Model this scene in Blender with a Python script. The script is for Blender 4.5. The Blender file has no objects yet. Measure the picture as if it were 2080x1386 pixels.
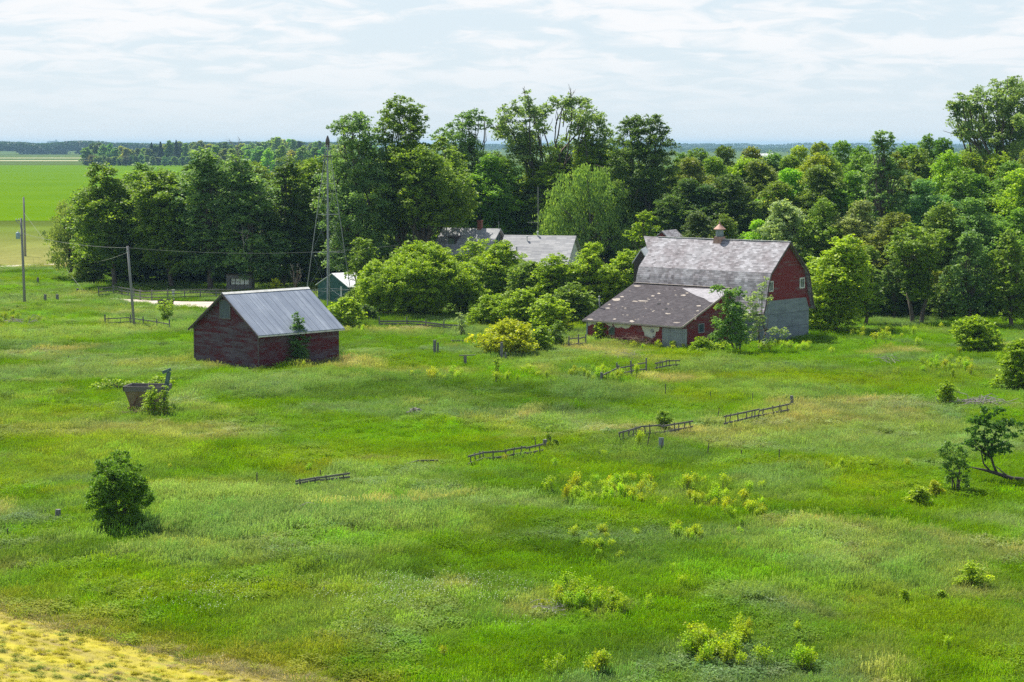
import bpy, math, random
import numpy as np
from mathutils import Vector, Matrix
R = math.radians
C = bpy.context.scene.collection
scene = bpy.context.scene

# ------------------------------------------------------------------ camera
F, H, YH = 4150.0, 16.0, 293.0
PITCH = math.atan((693 - YH) / F)
cam_d = bpy.data.cameras.new('camera'); cam = bpy.data.objects.new('camera', cam_d); C.objects.link(cam)
cam.location = (0, 0, H); cam.rotation_euler = (R(90) - PITCH, 0, 0)
cam_d.sensor_fit = 'HORIZONTAL'; cam_d.sensor_width = 36; cam_d.lens = 36 * F / 2080
cam_d.clip_start = 1; cam_d.clip_end = 30000
scene.camera = cam

# ------------------------------------------------------------------ light
SUN_EL = 57.0
SUN_DIR = Vector((-0.62, 0.78, 0)).normalized() * math.cos(R(SUN_EL)); SUN_DIR.z = math.sin(R(SUN_EL))
sd = bpy.data.lights.new('sun', 'SUN'); sun = bpy.data.objects.new('sun', sd); C.objects.link(sun)
sd.energy = 5.0; sd.angle = R(0.55); sd.color = (1.0, 0.96, 0.89)
sun.rotation_euler = SUN_DIR.to_track_quat('Z', 'Y').to_euler(); sun.location = (0, 0, 60)

world = bpy.data.worlds.new('World'); scene.world = world; world.use_nodes = True
nt = world.node_tree; nt.nodes.clear()
def N(t, kind, **kw):
    n = t.nodes.new(kind)
    for k, v in kw.items():
        if k.startswith('i_'): n.inputs[int(k[2:])].default_value = v
        else: setattr(n, k, v)
    return n
sky = N(nt, 'ShaderNodeTexSky', sky_type='NISHITA', sun_disc=False, sun_elevation=R(SUN_EL),
        sun_rotation=math.atan2(SUN_DIR.x, SUN_DIR.y), air_density=1.0, dust_density=1.2, ozone_density=1.3, altitude=200)
tc = N(nt, 'ShaderNodeTexCoord'); sx = N(nt, 'ShaderNodeSeparateXYZ'); nt.links.new(tc.outputs['Generated'], sx.inputs[0])
mz = N(nt, 'ShaderNodeMath', operation='MAXIMUM'); nt.links.new(sx.outputs[2], mz.inputs[0]); mz.inputs[1].default_value = 0.0
az = N(nt, 'ShaderNodeMath', operation='ADD'); nt.links.new(mz.outputs[0], az.inputs[0]); az.inputs[1].default_value = 0.17
dx = N(nt, 'ShaderNodeMath', operation='DIVIDE'); nt.links.new(sx.outputs[0], dx.inputs[0]); nt.links.new(az.outputs[0], dx.inputs[1])
dy = N(nt, 'ShaderNodeMath', operation='DIVIDE'); nt.links.new(sx.outputs[1], dy.inputs[0]); nt.links.new(az.outputs[0], dy.inputs[1])
cx = N(nt, 'ShaderNodeCombineXYZ'); nt.links.new(dx.outputs[0], cx.inputs[0]); nt.links.new(dy.outputs[0], cx.inputs[1])
n1 = N(nt, 'ShaderNodeTexNoise'); nt.links.new(cx.outputs[0], n1.inputs['Vector'])
n1.inputs['Scale'].default_value = 7.0; n1.inputs['Detail'].default_value = 9; n1.inputs['Roughness'].default_value = 0.56; n1.inputs['Distortion'].default_value = 0.7
mr = N(nt, 'ShaderNodeMapRange', interpolation_type='SMOOTHSTEP'); 
n2 = N(nt, 'ShaderNodeTexNoise'); nt.links.new(cx.outputs[0], n2.inputs['Vector']); n2.inputs['Scale'].default_value = 1.9; n2.inputs['Detail'].default_value = 3
n3 = N(nt, 'ShaderNodeMath', operation='MULTIPLY_ADD'); nt.links.new(n2.outputs['Fac'], n3.inputs[0]); n3.inputs[1].default_value = 0.8; n3.inputs[2].default_value = -0.40
n4 = N(nt, 'ShaderNodeMath', operation='ADD'); nt.links.new(n1.outputs['Fac'], n4.inputs[0]); nt.links.new(n3.outputs[0], n4.inputs[1]); nt.links.new(n4.outputs[0], mr.inputs['Value'])
mr.inputs['From Min'].default_value = 0.36; mr.inputs['From Max'].default_value = 0.64; mr.inputs['To Min'].default_value = 0.0; mr.inputs['To Max'].default_value = 1.0
el = N(nt, 'ShaderNodeMapRange', interpolation_type='SMOOTHSTEP'); nt.links.new(sx.outputs[2], el.inputs['Value'])
el.inputs['From Min'].default_value = 0.0; el.inputs['From Max'].default_value = 0.06; el.inputs['To Min'].default_value = 0.05; el.inputs['To Max'].default_value = .95
ml = N(nt, 'ShaderNodeMath', operation='MULTIPLY'); nt.links.new(mr.outputs[0], ml.inputs[0]); nt.links.new(el.outputs[0], ml.inputs[1])
SKYMIX = 0.9
hz = N(nt, 'ShaderNodeMix', data_type='RGBA'); nt.links.new(sky.outputs[0], hz.inputs['A']); hz.inputs['B'].default_value = (4.95, 5.72, 6.3, 1); 
e2 = N(nt, 'ShaderNodeMapRange', interpolation_type='SMOOTHSTEP'); nt.links.new(sx.outputs[2], e2.inputs['Value'])
e2.inputs['From Min'].default_value = 0.06; e2.inputs['From Max'].default_value = 0.28; e2.inputs['To Min'].default_value = SKYMIX; e2.inputs['To Max'].default_value = 0.0
nt.links.new(e2.outputs[0], hz.inputs['Factor'])
cm = N(nt, 'ShaderNodeMix', data_type='RGBA'); 
e3 = N(nt, 'ShaderNodeMapRange', interpolation_type='SMOOTHSTEP'); nt.links.new(sx.outputs[2], e3.inputs['Value'])
e3.inputs['From Min'].default_value = 0.10; e3.inputs['From Max'].default_value = 0.5; e3.inputs['To Min'].default_value = 1.0; e3.inputs['To Max'].default_value = 0.25
ml2 = N(nt, 'ShaderNodeMath', operation='MULTIPLY'); nt.links.new(ml.outputs[0], ml2.inputs[0]); nt.links.new(e3.outputs[0], ml2.inputs[1])
nt.links.new(ml2.outputs[0], cm.inputs['Factor']); nt.links.new(hz.outputs['Result'], cm.inputs['A'])
cm.inputs['B'].default_value = (6.5, 6.58, 6.7, 1)
bg = N(nt, 'ShaderNodeBackground'); bg.inputs['Strength'].default_value = 0.10; nt.links.new(cm.outputs['Result'], bg.inputs[0])
wo = N(nt, 'ShaderNodeOutputWorld'); nt.links.new(bg.outputs[0], wo.inputs[0])

vs = scene.view_settings
vs.view_transform = 'Standard'; vs.look = 'None'; vs.gamma = 1; vs.use_curve_mapping = False; vs.exposure = 0.58
scene.render.engine = 'CYCLES'
cy = scene.cycles
cy.max_bounces = 6; cy.diffuse_bounces = 3; cy.glossy_bounces = 2; cy.transmission_bounces = 4; cy.transparent_max_bounces = 6; cy.volume_bounces = 0
cy.use_denoising = False; cy.denoiser = 'OPENIMAGEDENOISE'; cy.denoising_input_passes = 'RGB_ALBEDO_NORMAL'; cy.denoising_prefilter = 'ACCURATE'

# ------------------------------------------------------------------ pixel <-> world helpers (photo pixels, 2080 x 1386)
CP, SP = math.cos(PITCH), math.sin(PITCH)
def ray(x, y):
    a = (x - 1040) / F; b = -(y - 693) / F
    return Vector((a, CP + b * SP, -SP + b * CP))
def gp(x, y, z=0.0):
    d = ray(x, y); t = (z - H) / d.z
    return Vector((d.x * t, d.y * t, z))
def at(x, y, Y):
    d = ray(x, y); t = Y / d.y
    return Vector((d.x * t, Y, H + d.z * t))
def hit(x, y, p0, n):
    d = ray(x, y); o = Vector((0, 0, H)); t = (p0 - o).dot(n) / d.dot(n)
    return o + d * t

# ------------------------------------------------------------------ value noise
def vnoise(x, y, seed=0):
    xi = np.floor(x).astype(np.int64); yi = np.floor(y).astype(np.int64); fx = x - xi; fy = y - yi
    fx = fx * fx * (3 - 2 * fx); fy = fy * fy * (3 - 2 * fy)
    def h(a, b):
        n = (a * 374761393 + b * 668265263 + seed * 1442695041) & 0xffffffff
        n = ((n ^ (n >> 13)) * 1274126177) & 0xffffffff
        n = (n ^ (n >> 16)) & 0xffffffff
        return n / 4294967295.0
    return (h(xi, yi) * (1 - fx) + h(xi + 1, yi) * fx) * (1 - fy) + (h(xi, yi + 1) * (1 - fx) + h(xi + 1, yi + 1) * fx) * fy
def fbm(x, y, seed=0, oct=4):
    s = 0; a = .5; t = 0
    for k in range(oct):
        s = s + a * vnoise(x * 2 ** k + 17.3 * k, y * 2 ** k - 9.1 * k, seed + k); t += a; a *= .5
    return s / t

# buildings' frames, fitted to the photograph
BARN_O = (20.2, 163.5); BARN_A = 0.706; BL, BW = 12.7, 6.76
GR_O = (-17.92, 143.9); GR_A = 0.776; GL_, GW_ = 7.46, 7.56
def barn_w(x, y):    # local -> world xy
    c, s = math.cos(-BARN_A), math.sin(-BARN_A)
    return (BARN_O[0] + x * c - y * s, BARN_O[1] + x * s + y * c)
DIPS = [(*barn_w(-3.6, -7.6), -0.42, 3.2), (GR_O[0] + 6.5, GR_O[1] + 5.2, 0.35, 3.0), (*gp(560, 1090).xy, .25, 7), (*gp(1000, 800).xy, -.25, 8), (*gp(1500, 1200).xy, .22, 6)]
def terrain(x, y):
    x = np.asarray(x, float); y = np.asarray(y, float)
    z = 0.55 * (fbm(x / 16, y / 22, 5, 3) - .5)
    for cx_, cy_, a, r in DIPS: z = z + a * np.exp(-((x - cx_) ** 2 + (y - cy_) ** 2) / (2 * r * r))
    w = np.clip((300 - y) / 60, 0, 1) * np.clip((y - 40) / 15, 0, 1) * np.clip((140 - np.abs(x)) / 30, 0, 1)
    # flat pads under the buildings
    for (bx, by, r) in ((*barn_w(-6, 3), 9), (GR_O[0] + .3, GR_O[1] + 5.4, 4.2)):
        d = np.hypot(x - bx, y - by); k = np.clip((d - r) / 5, 0, 1); w = w * (0.25 + 0.75 * k)
    return z * w
def tz(p): return float(terrain(p[0], p[1]))
def gt(x, y):
    p = gp(x, y)
    for _ in range(4): p = gp(x, y, tz(p))
    return p

# ------------------------------------------------------------------ materials
MAT = {}
def newmat(name):
    m = bpy.data.materials.new(name); m.use_nodes = True; t = m.node_tree; t.nodes.clear()
    out = N(t, 'ShaderNodeOutputMaterial'); b = N(t, 'ShaderNodeBsdfPrincipled'); t.links.new(b.outputs[0], out.inputs[0])
    b.inputs['Roughness'].default_value = .85; b.inputs['Specular IOR Level'].default_value = .25
    MAT[name] = m
    return m, t, b, out
def noise(t, vec, scale, detail=4, rough=.55, stretch=None):
    if stretch:
        mp = N(t, 'ShaderNodeMapping'); t.links.new(vec, mp.inputs[0]); mp.inputs['Scale'].default_value = stretch; vec = mp.outputs[0]
    n = N(t, 'ShaderNodeTexNoise'); t.links.new(vec, n.inputs['Vector'])
    n.inputs['Scale'].default_value = scale; n.inputs['Detail'].default_value = detail; n.inputs['Roughness'].default_value = rough
    return n.outputs['Fac']
def ramp(t, fac, stops):
    r = N(t, 'ShaderNodeValToRGB'); t.links.new(fac, r.inputs[0]); e = r.color_ramp.elements
    while len(e) > 1: e.remove(e[-1])
    e[0].position = stops[0][0]; e[0].color = (*stops[0][1], 1)
    for p, c in stops[1:]:
        q = e.new(p); q.color = (*c, 1)
    return r.outputs[0]
def mixc(t, fac, a, b, mode='MIX'):
    m = N(t, 'ShaderNodeMix', data_type='RGBA', blend_type=mode)
    for s, v in (('Factor', fac), ('A', a), ('B', b)):
        if isinstance(v, (int, float)): m.inputs[s].default_value = v
        elif isinstance(v, tuple): m.inputs[s].default_value = (*v, 1)
        else: t.links.new(v, m.inputs[s])
    return m.outputs['Result']
def mth(t, op, a, b=None, c=None):
    m = N(t, 'ShaderNodeMath', operation=op)
    for i, v in enumerate((a, b, c)):
        if v is None: continue
        if isinstance(v, (int, float)): m.inputs[i].default_value = v
        else: t.links.new(v, m.inputs[i])
    return m.outputs[0]
def bump(t, b, h, strength, dist):
    n = N(t, 'ShaderNodeBump'); t.links.new(h, n.inputs['Height']); n.inputs['Strength'].default_value = strength; n.inputs['Distance'].default_value = dist
    t.links.new(n.outputs[0], b.inputs['Normal'])
def uvout(t): return N(t, 'ShaderNodeTexCoord').outputs['UV']
def posout(t): return N(t, 'ShaderNodeTexCoord').outputs['Object']

def siding(name, reds, greys, amount, pitch=.16):
    m, t, b, o = newmat(name); uv = uvout(t)
    s = N(t, 'ShaderNodeSeparateXYZ'); t.links.new(uv, s.inputs[0])
    row = mth(t, 'DIVIDE', s.outputs[1], pitch); fr = mth(t, 'FRACT', row); fl = mth(t, 'FLOOR', row)
    # per-board coordinates so the paint wears board by board
    cb = N(t, 'ShaderNodeCombineXYZ'); t.links.new(s.outputs[0], cb.inputs[0]); t.links.new(mth(t, 'MULTIPLY', fl, 3.7), cb.inputs[1])
    wear = noise(t, cb.outputs[0], 1.0, 6, .7, (.38, 1, 1))
    big = noise(t, uv, .35, 3)
    fine = noise(t, uv, 6, 4, .6, (.35, 4, 1))
    w = mth(t, 'ADD', mth(t, 'MULTIPLY', wear, .6), mth(t, 'ADD', mth(t, 'MULTIPLY', big, .35), mth(t, 'MULTIPLY', fine, .3)))
    red = ramp(t, fine, [(.3, reds[0]), (.7, reds[1])]); gr = ramp(t, wear, [(.3, greys[0]), (.65, greys[1])])
    mk = N(t, 'ShaderNodeMapRange', interpolation_type='SMOOTHSTEP'); t.links.new(w, mk.inputs[0])
    mk.inputs[1].default_value = amount - .04; mk.inputs[2].default_value = amount + .10
    t.links.new(mixc(t, mk.outputs[0], red, gr), b.inputs['Base Color'])
    saw = mth(t, 'SUBTRACT', 1.0, fr)
    bump(t, b, saw, .9, .022)
    return m
siding('granary_siding', ((.085, .009, .012), (.14, .015, .019)), ((.045, .032, .037), (.14, .105, .115)), .58)
siding('barn_siding', ((.19, .026, .027), (.25, .042, .040)), ((.10, .045, .045), (.22, .14, .13)), .655, .13)

def planks(name, c0, c1, w=.2, horizontal=False, rough=.9):
    m, t, b, o = newmat(name); uv = uvout(t)
    s = N(t, 'ShaderNodeSeparateXYZ'); t.links.new(uv, s.inputs[0])
    k = mth(t, 'DIVIDE', s.outputs[1 if horizontal else 0], w); fl = mth(t, 'FLOOR', k); fr = mth(t, 'FRACT', k)
    cb = N(t, 'ShaderNodeCombineXYZ'); t.links.new(mth(t, 'MULTIPLY', fl, 5.3), cb.inputs[0]); t.links.new(mth(t, 'MULTIPLY', s.outputs[0 if horizontal else 1], .3), cb.inputs[1])
    a = noise(t, cb.outputs[0], 1.2, 3); g = noise(t, uv, 9, 4, .6, (.2, 3, 1) if horizontal else (3, .2, 1))
    t.links.new(ramp(t, mth(t, 'ADD', mth(t, 'MULTIPLY', a, .6), mth(t, 'MULTIPLY', g, .4)), [(.3, c0), (.7, c1)]), b.inputs['Base Color'])
    ed = mth(t, 'GREATER_THAN', mth(t, 'ABSOLUTE', mth(t, 'SUBTRACT', fr, .5)), .45)
    bump(t, b, mth(t, 'SUBTRACT', g, ed), .8, .02)
    b.inputs['Roughness'].default_value = rough
    return m
planks('grey_planks', (.20, .22, .235), (.36, .385, .40))
planks('dark_planks', (.09, .11, .12), (.16, .185, .195))
planks('weathered_wood', (.10, .09, .08), (.27, .25, .23), .12, True)
planks('dark_wood', (.035, .03, .028), (.12, .10, .09), .15, True)
planks('pale_wood', (.30, .25, .20), (.52, .46, .39), .12, True)
planks('green_panel', (.035, .10, .085), (.05, .135, .115), .3)

def shingles(name, stops, big_stops, bw=.42, bh=.2, mortar=.012, mort_c=(.16, .15, .15), bigamt=.5, bigs=.28):
    m, t, b, o = newmat(name); uv = uvout(t)
    br = N(t, 'ShaderNodeTexBrick'); t.links.new(uv, br.inputs['Vector'])
    br.inputs['Scale'].default_value = 1; br.inputs['Brick Width'].default_value = bw; br.inputs['Row Height'].default_value = bh
    br.inputs['Mortar Size'].default_value = mortar; br.inputs['Mortar Smooth'].default_value = .3
    br.inputs['Color1'].default_value = (0, 0, 0, 1); br.inputs['Color2'].default_value = (1, 1, 1, 1); br.inputs['Mortar'].default_value = (.4, .4, .4, 1)
    br.inputs['Bias'].default_value = 0
    pn = noise(t, uv, 1.6, 4, .6); bn = noise(t, uv, bigs, 4, .6)
    v = mth(t, 'ADD', mth(t, 'MULTIPLY', br.outputs['Color'], .45), mth(t, 'MULTIPLY', pn, .55))
    col = ramp(t, v, stops); bc = ramp(t, bn, big_stops)
    col = mixc(t, bigamt, col, bc, 'MULTIPLY')
    fine = noise(t, uv, 30, 2, .6)
    col = mixc(t, 1.0, col, ramp(t, fine, [(.3, (.82, .82, .82)), (.7, (1.1, 1.1, 1.1))]), 'MULTIPLY')
    t.links.new(col, b.inputs['Base Color'])
    s = N(t, 'ShaderNodeSeparateXYZ'); t.links.new(uv, s.inputs[0])
    saw = mth(t, 'SUBTRACT', 1.0, mth(t, 'FRACT', mth(t, 'DIVIDE', s.outputs[1], bh)))
    bump(t, b, mth(t, 'ADD', saw, mth(t, 'MULTIPLY', br.outputs['Color'], .8)), .8, .02)
    return m
shingles('barn_shingles', [(.22, (.20, .193, .20)), (.45, (.31, .298, .305)), (.75, (.49, .48, .495))], [(.40, (.64, .58, .58)), (.58, (1, 1, 1))], .32, .17, .01, bigamt=.85, bigs=.55)
shingles('leanto_shingles', [(.2, (.038, .031, .034)), (.5, (.058, .050, .054)), (.75, (.09, .08, .083))], [(.3, (.75, .75, .75)), (.6, (1.15, 1.1, 1.1))], .3, .15)
shingles('patch_shingles', [(.2, (.28, .27, .275)), (.7, (.42, .40, .41))], [(.3, (.85, .85, .85)), (.6, (1, 1, 1))], .3, .15)
shingles('house_shingles', [(.2, (.27, .27, .28)), (.5, (.37, .365, .36)), (.75, (.47, .46, .45))], [(.3, (.8, .8, .8)), (.6, (1, 1, 1))], 1.1, .22)
shingles('brick_chimney', [(.2, (.2, .07, .05)), (.7, (.35, .14, .10))], [(.3, (.8, .8, .8)), (.6, (1, 1, 1))], .25, .08)

def metal_roof():
    m, t, b, o = newmat('metal_roof'); uv = uvout(t)
    s = N(t, 'ShaderNodeSeparateXYZ'); t.links.new(uv, s.inputs[0])
    st = noise(t, uv, 1.0, 5, .7, (3.0, .12, 1)); pan = N(t, 'ShaderNodeTexWhiteNoise', noise_dimensions='1D')
    t.links.new(mth(t, 'FLOOR', mth(t, 'DIVIDE', s.outputs[0], .62)), pan.inputs['W'])
    sp = noise(t, uv, .55, 4, .65)
    v = mth(t, 'ADD', mth(t, 'MULTIPLY', st, .62), mth(t, 'ADD', mth(t, 'MULTIPLY', pan.outputs[0], .05), mth(t, 'MULTIPLY', sp, .37)))
    t.links.new(ramp(t, v, [(.30, (.18, .21, .26)), (.52, (.27, .305, .36)), (.64, (.38, .42, .47)), (.76, (.66, .69, .73))]), b.inputs['Base Color'])
    b.inputs['Metallic'].default_value = .25; b.inputs['Roughness'].default_value = .5
    w = mth(t, 'SINE', mth(t, 'MULTIPLY', s.outputs[0], 2 * math.pi / .155))
    bump(t, b, w, .7, .012)
metal_roof()
def plain(name, c0, c1, scale=3, rough=.85, metallic=0, stretch=None):
    m, t, b, o = newmat(name); v = noise(t, posout(t), scale, 5, .62, stretch)
    t.links.new(ramp(t, v, [(.32, c0), (.68, c1)]), b.inputs['Base Color'])
    b.inputs['Roughness'].default_value = rough; b.inputs['Metallic'].default_value = metallic
    h = noise(t, posout(t), scale * 8, 3); bump(t, b, h, .3, .01)
    return m
def concrete():
    m, t, b, o = newmat('concrete_wall'); uv = uvout(t)
    br = N(t, 'ShaderNodeTexBrick'); t.links.new(uv, br.inputs['Vector']); br.inputs['Scale'].default_value = 1
    br.inputs['Brick Width'].default_value = 2.1; br.inputs['Row Height'].default_value = 1.15; br.inputs['Mortar Size'].default_value = .018
    br.inputs['Color1'].default_value = (.20, .235, .26, 1); br.inputs['Color2'].default_value = (.235, .27, .29, 1); br.inputs['Mortar'].default_value = (.10, .11, .12, 1)
    a = noise(t, uv, 1.2, 6, .7, (.5, 2.5, 1))
    t.links.new(mixc(t, 1.0, br.outputs['Color'], ramp(t, a, [(.3, (.75, .74, .72)), (.65, (1.35, 1.33, 1.28))]), 'MULTIPLY'), b.inputs['Base Color'])
    bump(t, b, a, .5, .03)
concrete()
plain('white_paint', (.50, .49, .44), (.78, .77, .72), 4)
plain('sheathing', (.52, .52, .42), (.74, .74, .62), 2)
plain('white_roof', (.62, .62, .60), (.82, .82, .80), .8)
plain('trim_dark', (.07, .05, .045), (.16, .13, .12), 5)
plain('rusty', (.13, .055, .03), (.30, .17, .11), 5, .8, .2)
plain('rusty_cone', (.36, .20, .15), (.50, .33, .26), 3, .7, .2)
plain('rust_brown', (.17, .12, .075), (.30, .23, .15), 2, .8)
plain('cupola_metal', (.16, .22, .24), (.34, .38, .38), 4, .6, .3)
plain('steel', (.22, .23, .24), (.42, .43, .44), 4, .55, .6)
plain('teal_metal', (.05, .10, .09), (.15, .22, .21), 4, .6, .2)
plain('pole_wood', (.20, .19, .18), (.36, .345, .33), 2, .9, 0, (6, 6, .3))
plain('post_wood', (.10, .095, .09), (.26, .25, .25), 3, .9, 0, (6, 6, .5))
plain('hole_shade', (.008, .008, .008), (.014, .014, .014), 3)
plain('wire_metal', (.20, .20, .19), (.32, .32, .30), 3, .5)
plain('transformer_grey', (.28, .38, .44), (.36, .46, .52), 3, .5)
plain('bark', (.075, .058, .045), (.17, .14, .115), 3, .95, 0, (4, 4, .6))
plain('dead_wood', (.22, .19, .17), (.42, .38, .35), 4, .95)
plain('brown_twigs', (.17, .10, .07), (.32, .22, .17), 4, .95)
plain('stone', (.22, .20, .18), (.4, .38, .35), 4)
plain('elevator_concrete', (.5, .5, .5), (.6, .6, .6), 1)
m, t, b, o = newmat('glass'); b.inputs['Base Color'].default_value = (.05, .08, .09, 1); b.inputs['Roughness'].default_value = .12; b.inputs['Specular IOR Level'].default_value = .6
m, t, b, o = newmat('sky_reflection_glass'); b.inputs['Base Color'].default_value = (.80, .82, .70, 1); b.inputs['Roughness'].default_value = .4  # hutch panes: reflected sky is put into the pale base colour

def leafmat(name, source, trans=.35, rough=.5):
    m, t, b, o = newmat(name)
    if source == 'object':
        base = N(t, 'ShaderNodeObjectInfo').outputs['Color']
    else:
        base = N(t, 'ShaderNodeAttribute', attribute_type='INSTANCER', attribute_name='tint').outputs['Color']
    v = N(t, 'ShaderNodeAttribute', attribute_type='GEOMETRY', attribute_name='v').outputs['Fac']
    # individual leaves differ in tone and in how yellow they are
    if source == 'object':
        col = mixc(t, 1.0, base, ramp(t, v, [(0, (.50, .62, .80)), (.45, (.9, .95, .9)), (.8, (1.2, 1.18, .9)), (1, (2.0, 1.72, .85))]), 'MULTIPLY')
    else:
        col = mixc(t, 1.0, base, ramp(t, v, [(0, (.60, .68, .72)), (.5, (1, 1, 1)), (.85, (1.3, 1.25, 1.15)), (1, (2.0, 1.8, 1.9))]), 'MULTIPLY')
    t.links.new(col, b.inputs['Base Color']); b.inputs['Roughness'].default_value = rough; b.inputs['Specular IOR Level'].default_value = .22 if source == 'object' else .06
    tr = N(t, 'ShaderNodeBsdfTranslucent'); t.links.new(mixc(t, 1.0, col, (1.15, 1.2, .55), 'MULTIPLY'), tr.inputs[0])
    mx = N(t, 'ShaderNodeMixShader'); mx.inputs[0].default_value = trans
    t.links.new(b.outputs[0], mx.inputs[1]); t.links.new(tr.outputs[0], mx.inputs[2]); t.links.new(mx.outputs[0], o.inputs[0])
    return m
leafmat('leaves', 'object', .45); leafmat('blades', 'inst', .40, .55)

# ------------------------------------------------------------------ mesh builders
class MB:
    def __init__(s): s.v = []; s.f = []
    def add(s, vs, fs):
        b = len(s.v); s.v += [tuple(v) for v in vs]; s.f += [tuple(b + i for i in f) for f in fs]; return s
    def box(s, lo, hi, M=None):
        x0, y0, z0 = lo; x1, y1, z1 = hi
        vs = [Vector(p) for p in ((x0, y0, z0), (x1, y0, z0), (x1, y1, z0), (x0, y1, z0), (x0, y0, z1), (x1, y0, z1), (x1, y1, z1), (x0, y1, z1))]
        if M: vs = [M @ v for v in vs]
        return s.add(vs, [(0, 3, 2, 1), (4, 5, 6, 7), (0, 1, 5, 4), (1, 2, 6, 5), (2, 3, 7, 6), (3, 0, 4, 7)])
    def slab(s, pts, off):
        """planar polygon pts pushed by vector off into a solid"""
        pts = [Vector(p) for p in pts]; off = Vector(off); n = len(pts)
        nr = sum(((pts[i] - pts[0]).cross(pts[(i + 1) % n] - pts[0]) for i in range(n)), Vector())
        if nr.dot(off) > 0: pts = pts[::-1]
        vs = pts + [p + off for p in pts]
        fs = [tuple(range(n)), tuple(range(2 * n - 1, n - 1, -1))] + [(i, i + n, (i + 1) % n + n, (i + 1) % n) for i in range(n)]
        return s.add(vs, fs)
    def tube(s, pts, rad, sides=6, cap=True):
        pts = [Vector(p) for p in pts]; n = len(pts)
        rad = rad if isinstance(rad, (list, tuple)) else [rad] * n
        b = len(s.v); up = Vector((0, 0, 1))
        for i, p in enumerate(pts):
            d = (pts[min(i + 1, n - 1)] - pts[max(i - 1, 0)])
            if d.length < 1e-6: d = Vector((0, 0, 1))
            d.normalize()
            a = d.cross(up if abs(d.z) < .9 else Vector((1, 0, 0))).normalized(); c = d.cross(a)
            for k in range(sides):
                th = 2 * math.pi * k / sides
                s.v.append(tuple(p + (a * math.cos(th) + c * math.sin(th)) * rad[i]))
        for i in range(n - 1):
            for k in range(sides):
                k2 = (k + 1) % sides
                s.f.append((b + i * sides + k, b + i * sides + k2, b + (i + 1) * sides + k2, b + (i + 1) * sides + k))
        if cap:
            s.f.append(tuple(b + k for k in range(sides))[::-1]); s.f.append(tuple(b + (n - 1) * sides + k for k in range(sides)))
        return s
    def lathe(s, prof, c=(0, 0, 0), sides=12):
        b = len(s.v)
        for r, z in prof:
            for k in range(sides):
                th = 2 * math.pi * k / sides; s.v.append((c[0] + r * math.cos(th), c[1] + r * math.sin(th), c[2] + z))
        for i in range(len(prof) - 1):
            for k in range(sides):
                k2 = (k + 1) % sides; s.f.append((b + i * sides + k, b + i * sides + k2, b + (i + 1) * sides + k2, b + (i + 1) * sides + k))
        s.f.append(tuple(b + k for k in range(sides))[::-1]); s.f.append(tuple(b + (len(prof) - 1) * sides + k for k in range(sides)))
        return s
    def bar(s, a, b, w, h):
        a = Vector(a); b = Vector(b); d = b - a; L = d.length; d.normalize()
        x = d.cross(Vector((0, 0, 1)))
        x = Vector((1, 0, 0)) if x.length < 1e-3 else x.normalized()
        z = x.cross(d); M = Matrix((( x.x, d.x, z.x, a.x), (x.y, d.y, z.y, a.y), (x.z, d.z, z.z, a.z), (0, 0, 0, 1)))
        return s.box((-w / 2, 0, -h / 2), (w / 2, L, h / 2), M)
    def build(s, name, mat, parent=None, smooth=False, uv=True):
        me = bpy.data.meshes.new(name); me.from_pydata(s.v, [], s.f); me.update()
        if mat: me.materials.append(MAT[mat])
        if uv and len(s.f):
            ul = me.uv_layers.new(name='UVMap'); co = np.empty(len(me.vertices) * 3, np.float32); me.vertices.foreach_get('co', co); co = co.reshape(-1, 3)
            data = np.zeros((len(me.loops), 2), np.float32)
            for p in me.polygons:
                n = p.normal; tt = Vector((0, 0, 1)).cross(n)
                tt = Vector((1, 0, 0)) if tt.length < .05 else tt.normalized()
                bb = n.cross(tt)
                for li in p.loop_indices:
                    c = co[me.loops[li].vertex_index]
                    data[li] = (c[0] * tt.x + c[1] * tt.y + c[2] * tt.z, c[0] * bb.x + c[1] * bb.y + c[2] * bb.z)
            ul.data.foreach_set('uv', data.ravel())
        if smooth: me.polygons.foreach_set('use_smooth', [True] * len(me.polygons))
        o = bpy.data.objects.new(name, me); C.objects.link(o)
        if parent: o.parent = parent
        return o
def tag(o, label=None, cat=None, group=None, kind=None):
    if label: o['label'] = label
    if cat: o['category'] = cat
    if group: o['group'] = group
    if kind: o['kind'] = kind
    return o
def thing(name, label, cat, loc=(0, 0, 0), rz=0, group=None):
    o = bpy.data.objects.new(name, None); C.objects.link(o); o.location = loc; o.rotation_euler = (0, 0, rz); o.empty_display_size = .3
    return tag(o, label, cat, group)
def copy_thing(root, loc, rz, sc, label, group=None, col=None, parts=True):
    r = root.copy(); C.objects.link(r); r.location = loc; r.rotation_euler = (0, 0, rz); r.scale = sc if isinstance(sc, tuple) else (sc,) * 3
    r['label'] = label
    if group: r['group'] = group
    for ch in list(root.children):
        c = ch.copy(); C.objects.link(c); c.parent = r
        if col is not None and ch.name.startswith(('crown', 'foliage')): c.color = (*col, 1)
    return r
def mesh_np(name, V, Fq, mat, v=None):
    """numpy quads -> mesh; v = per-vertex tone"""
    me = bpy.data.meshes.new(name); nv = len(V); nf = len(Fq); k = Fq.shape[1]
    me.vertices.add(nv); me.vertices.foreach_set('co', V.astype(np.float32).ravel())
    me.loops.add(nf * k); me.loops.foreach_set('vertex_index', Fq.astype(np.int32).ravel())
    me.polygons.add(nf); me.polygons.foreach_set('loop_start', np.arange(0, nf * k, k, dtype=np.int32))
    me.materials.append(MAT[mat])
    if v is not None:
        a = me.attributes.new('v', 'FLOAT', 'POINT'); a.data.foreach_set('value', v.astype(np.float32))
    me.update(calc_edges=True)
    return me

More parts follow.
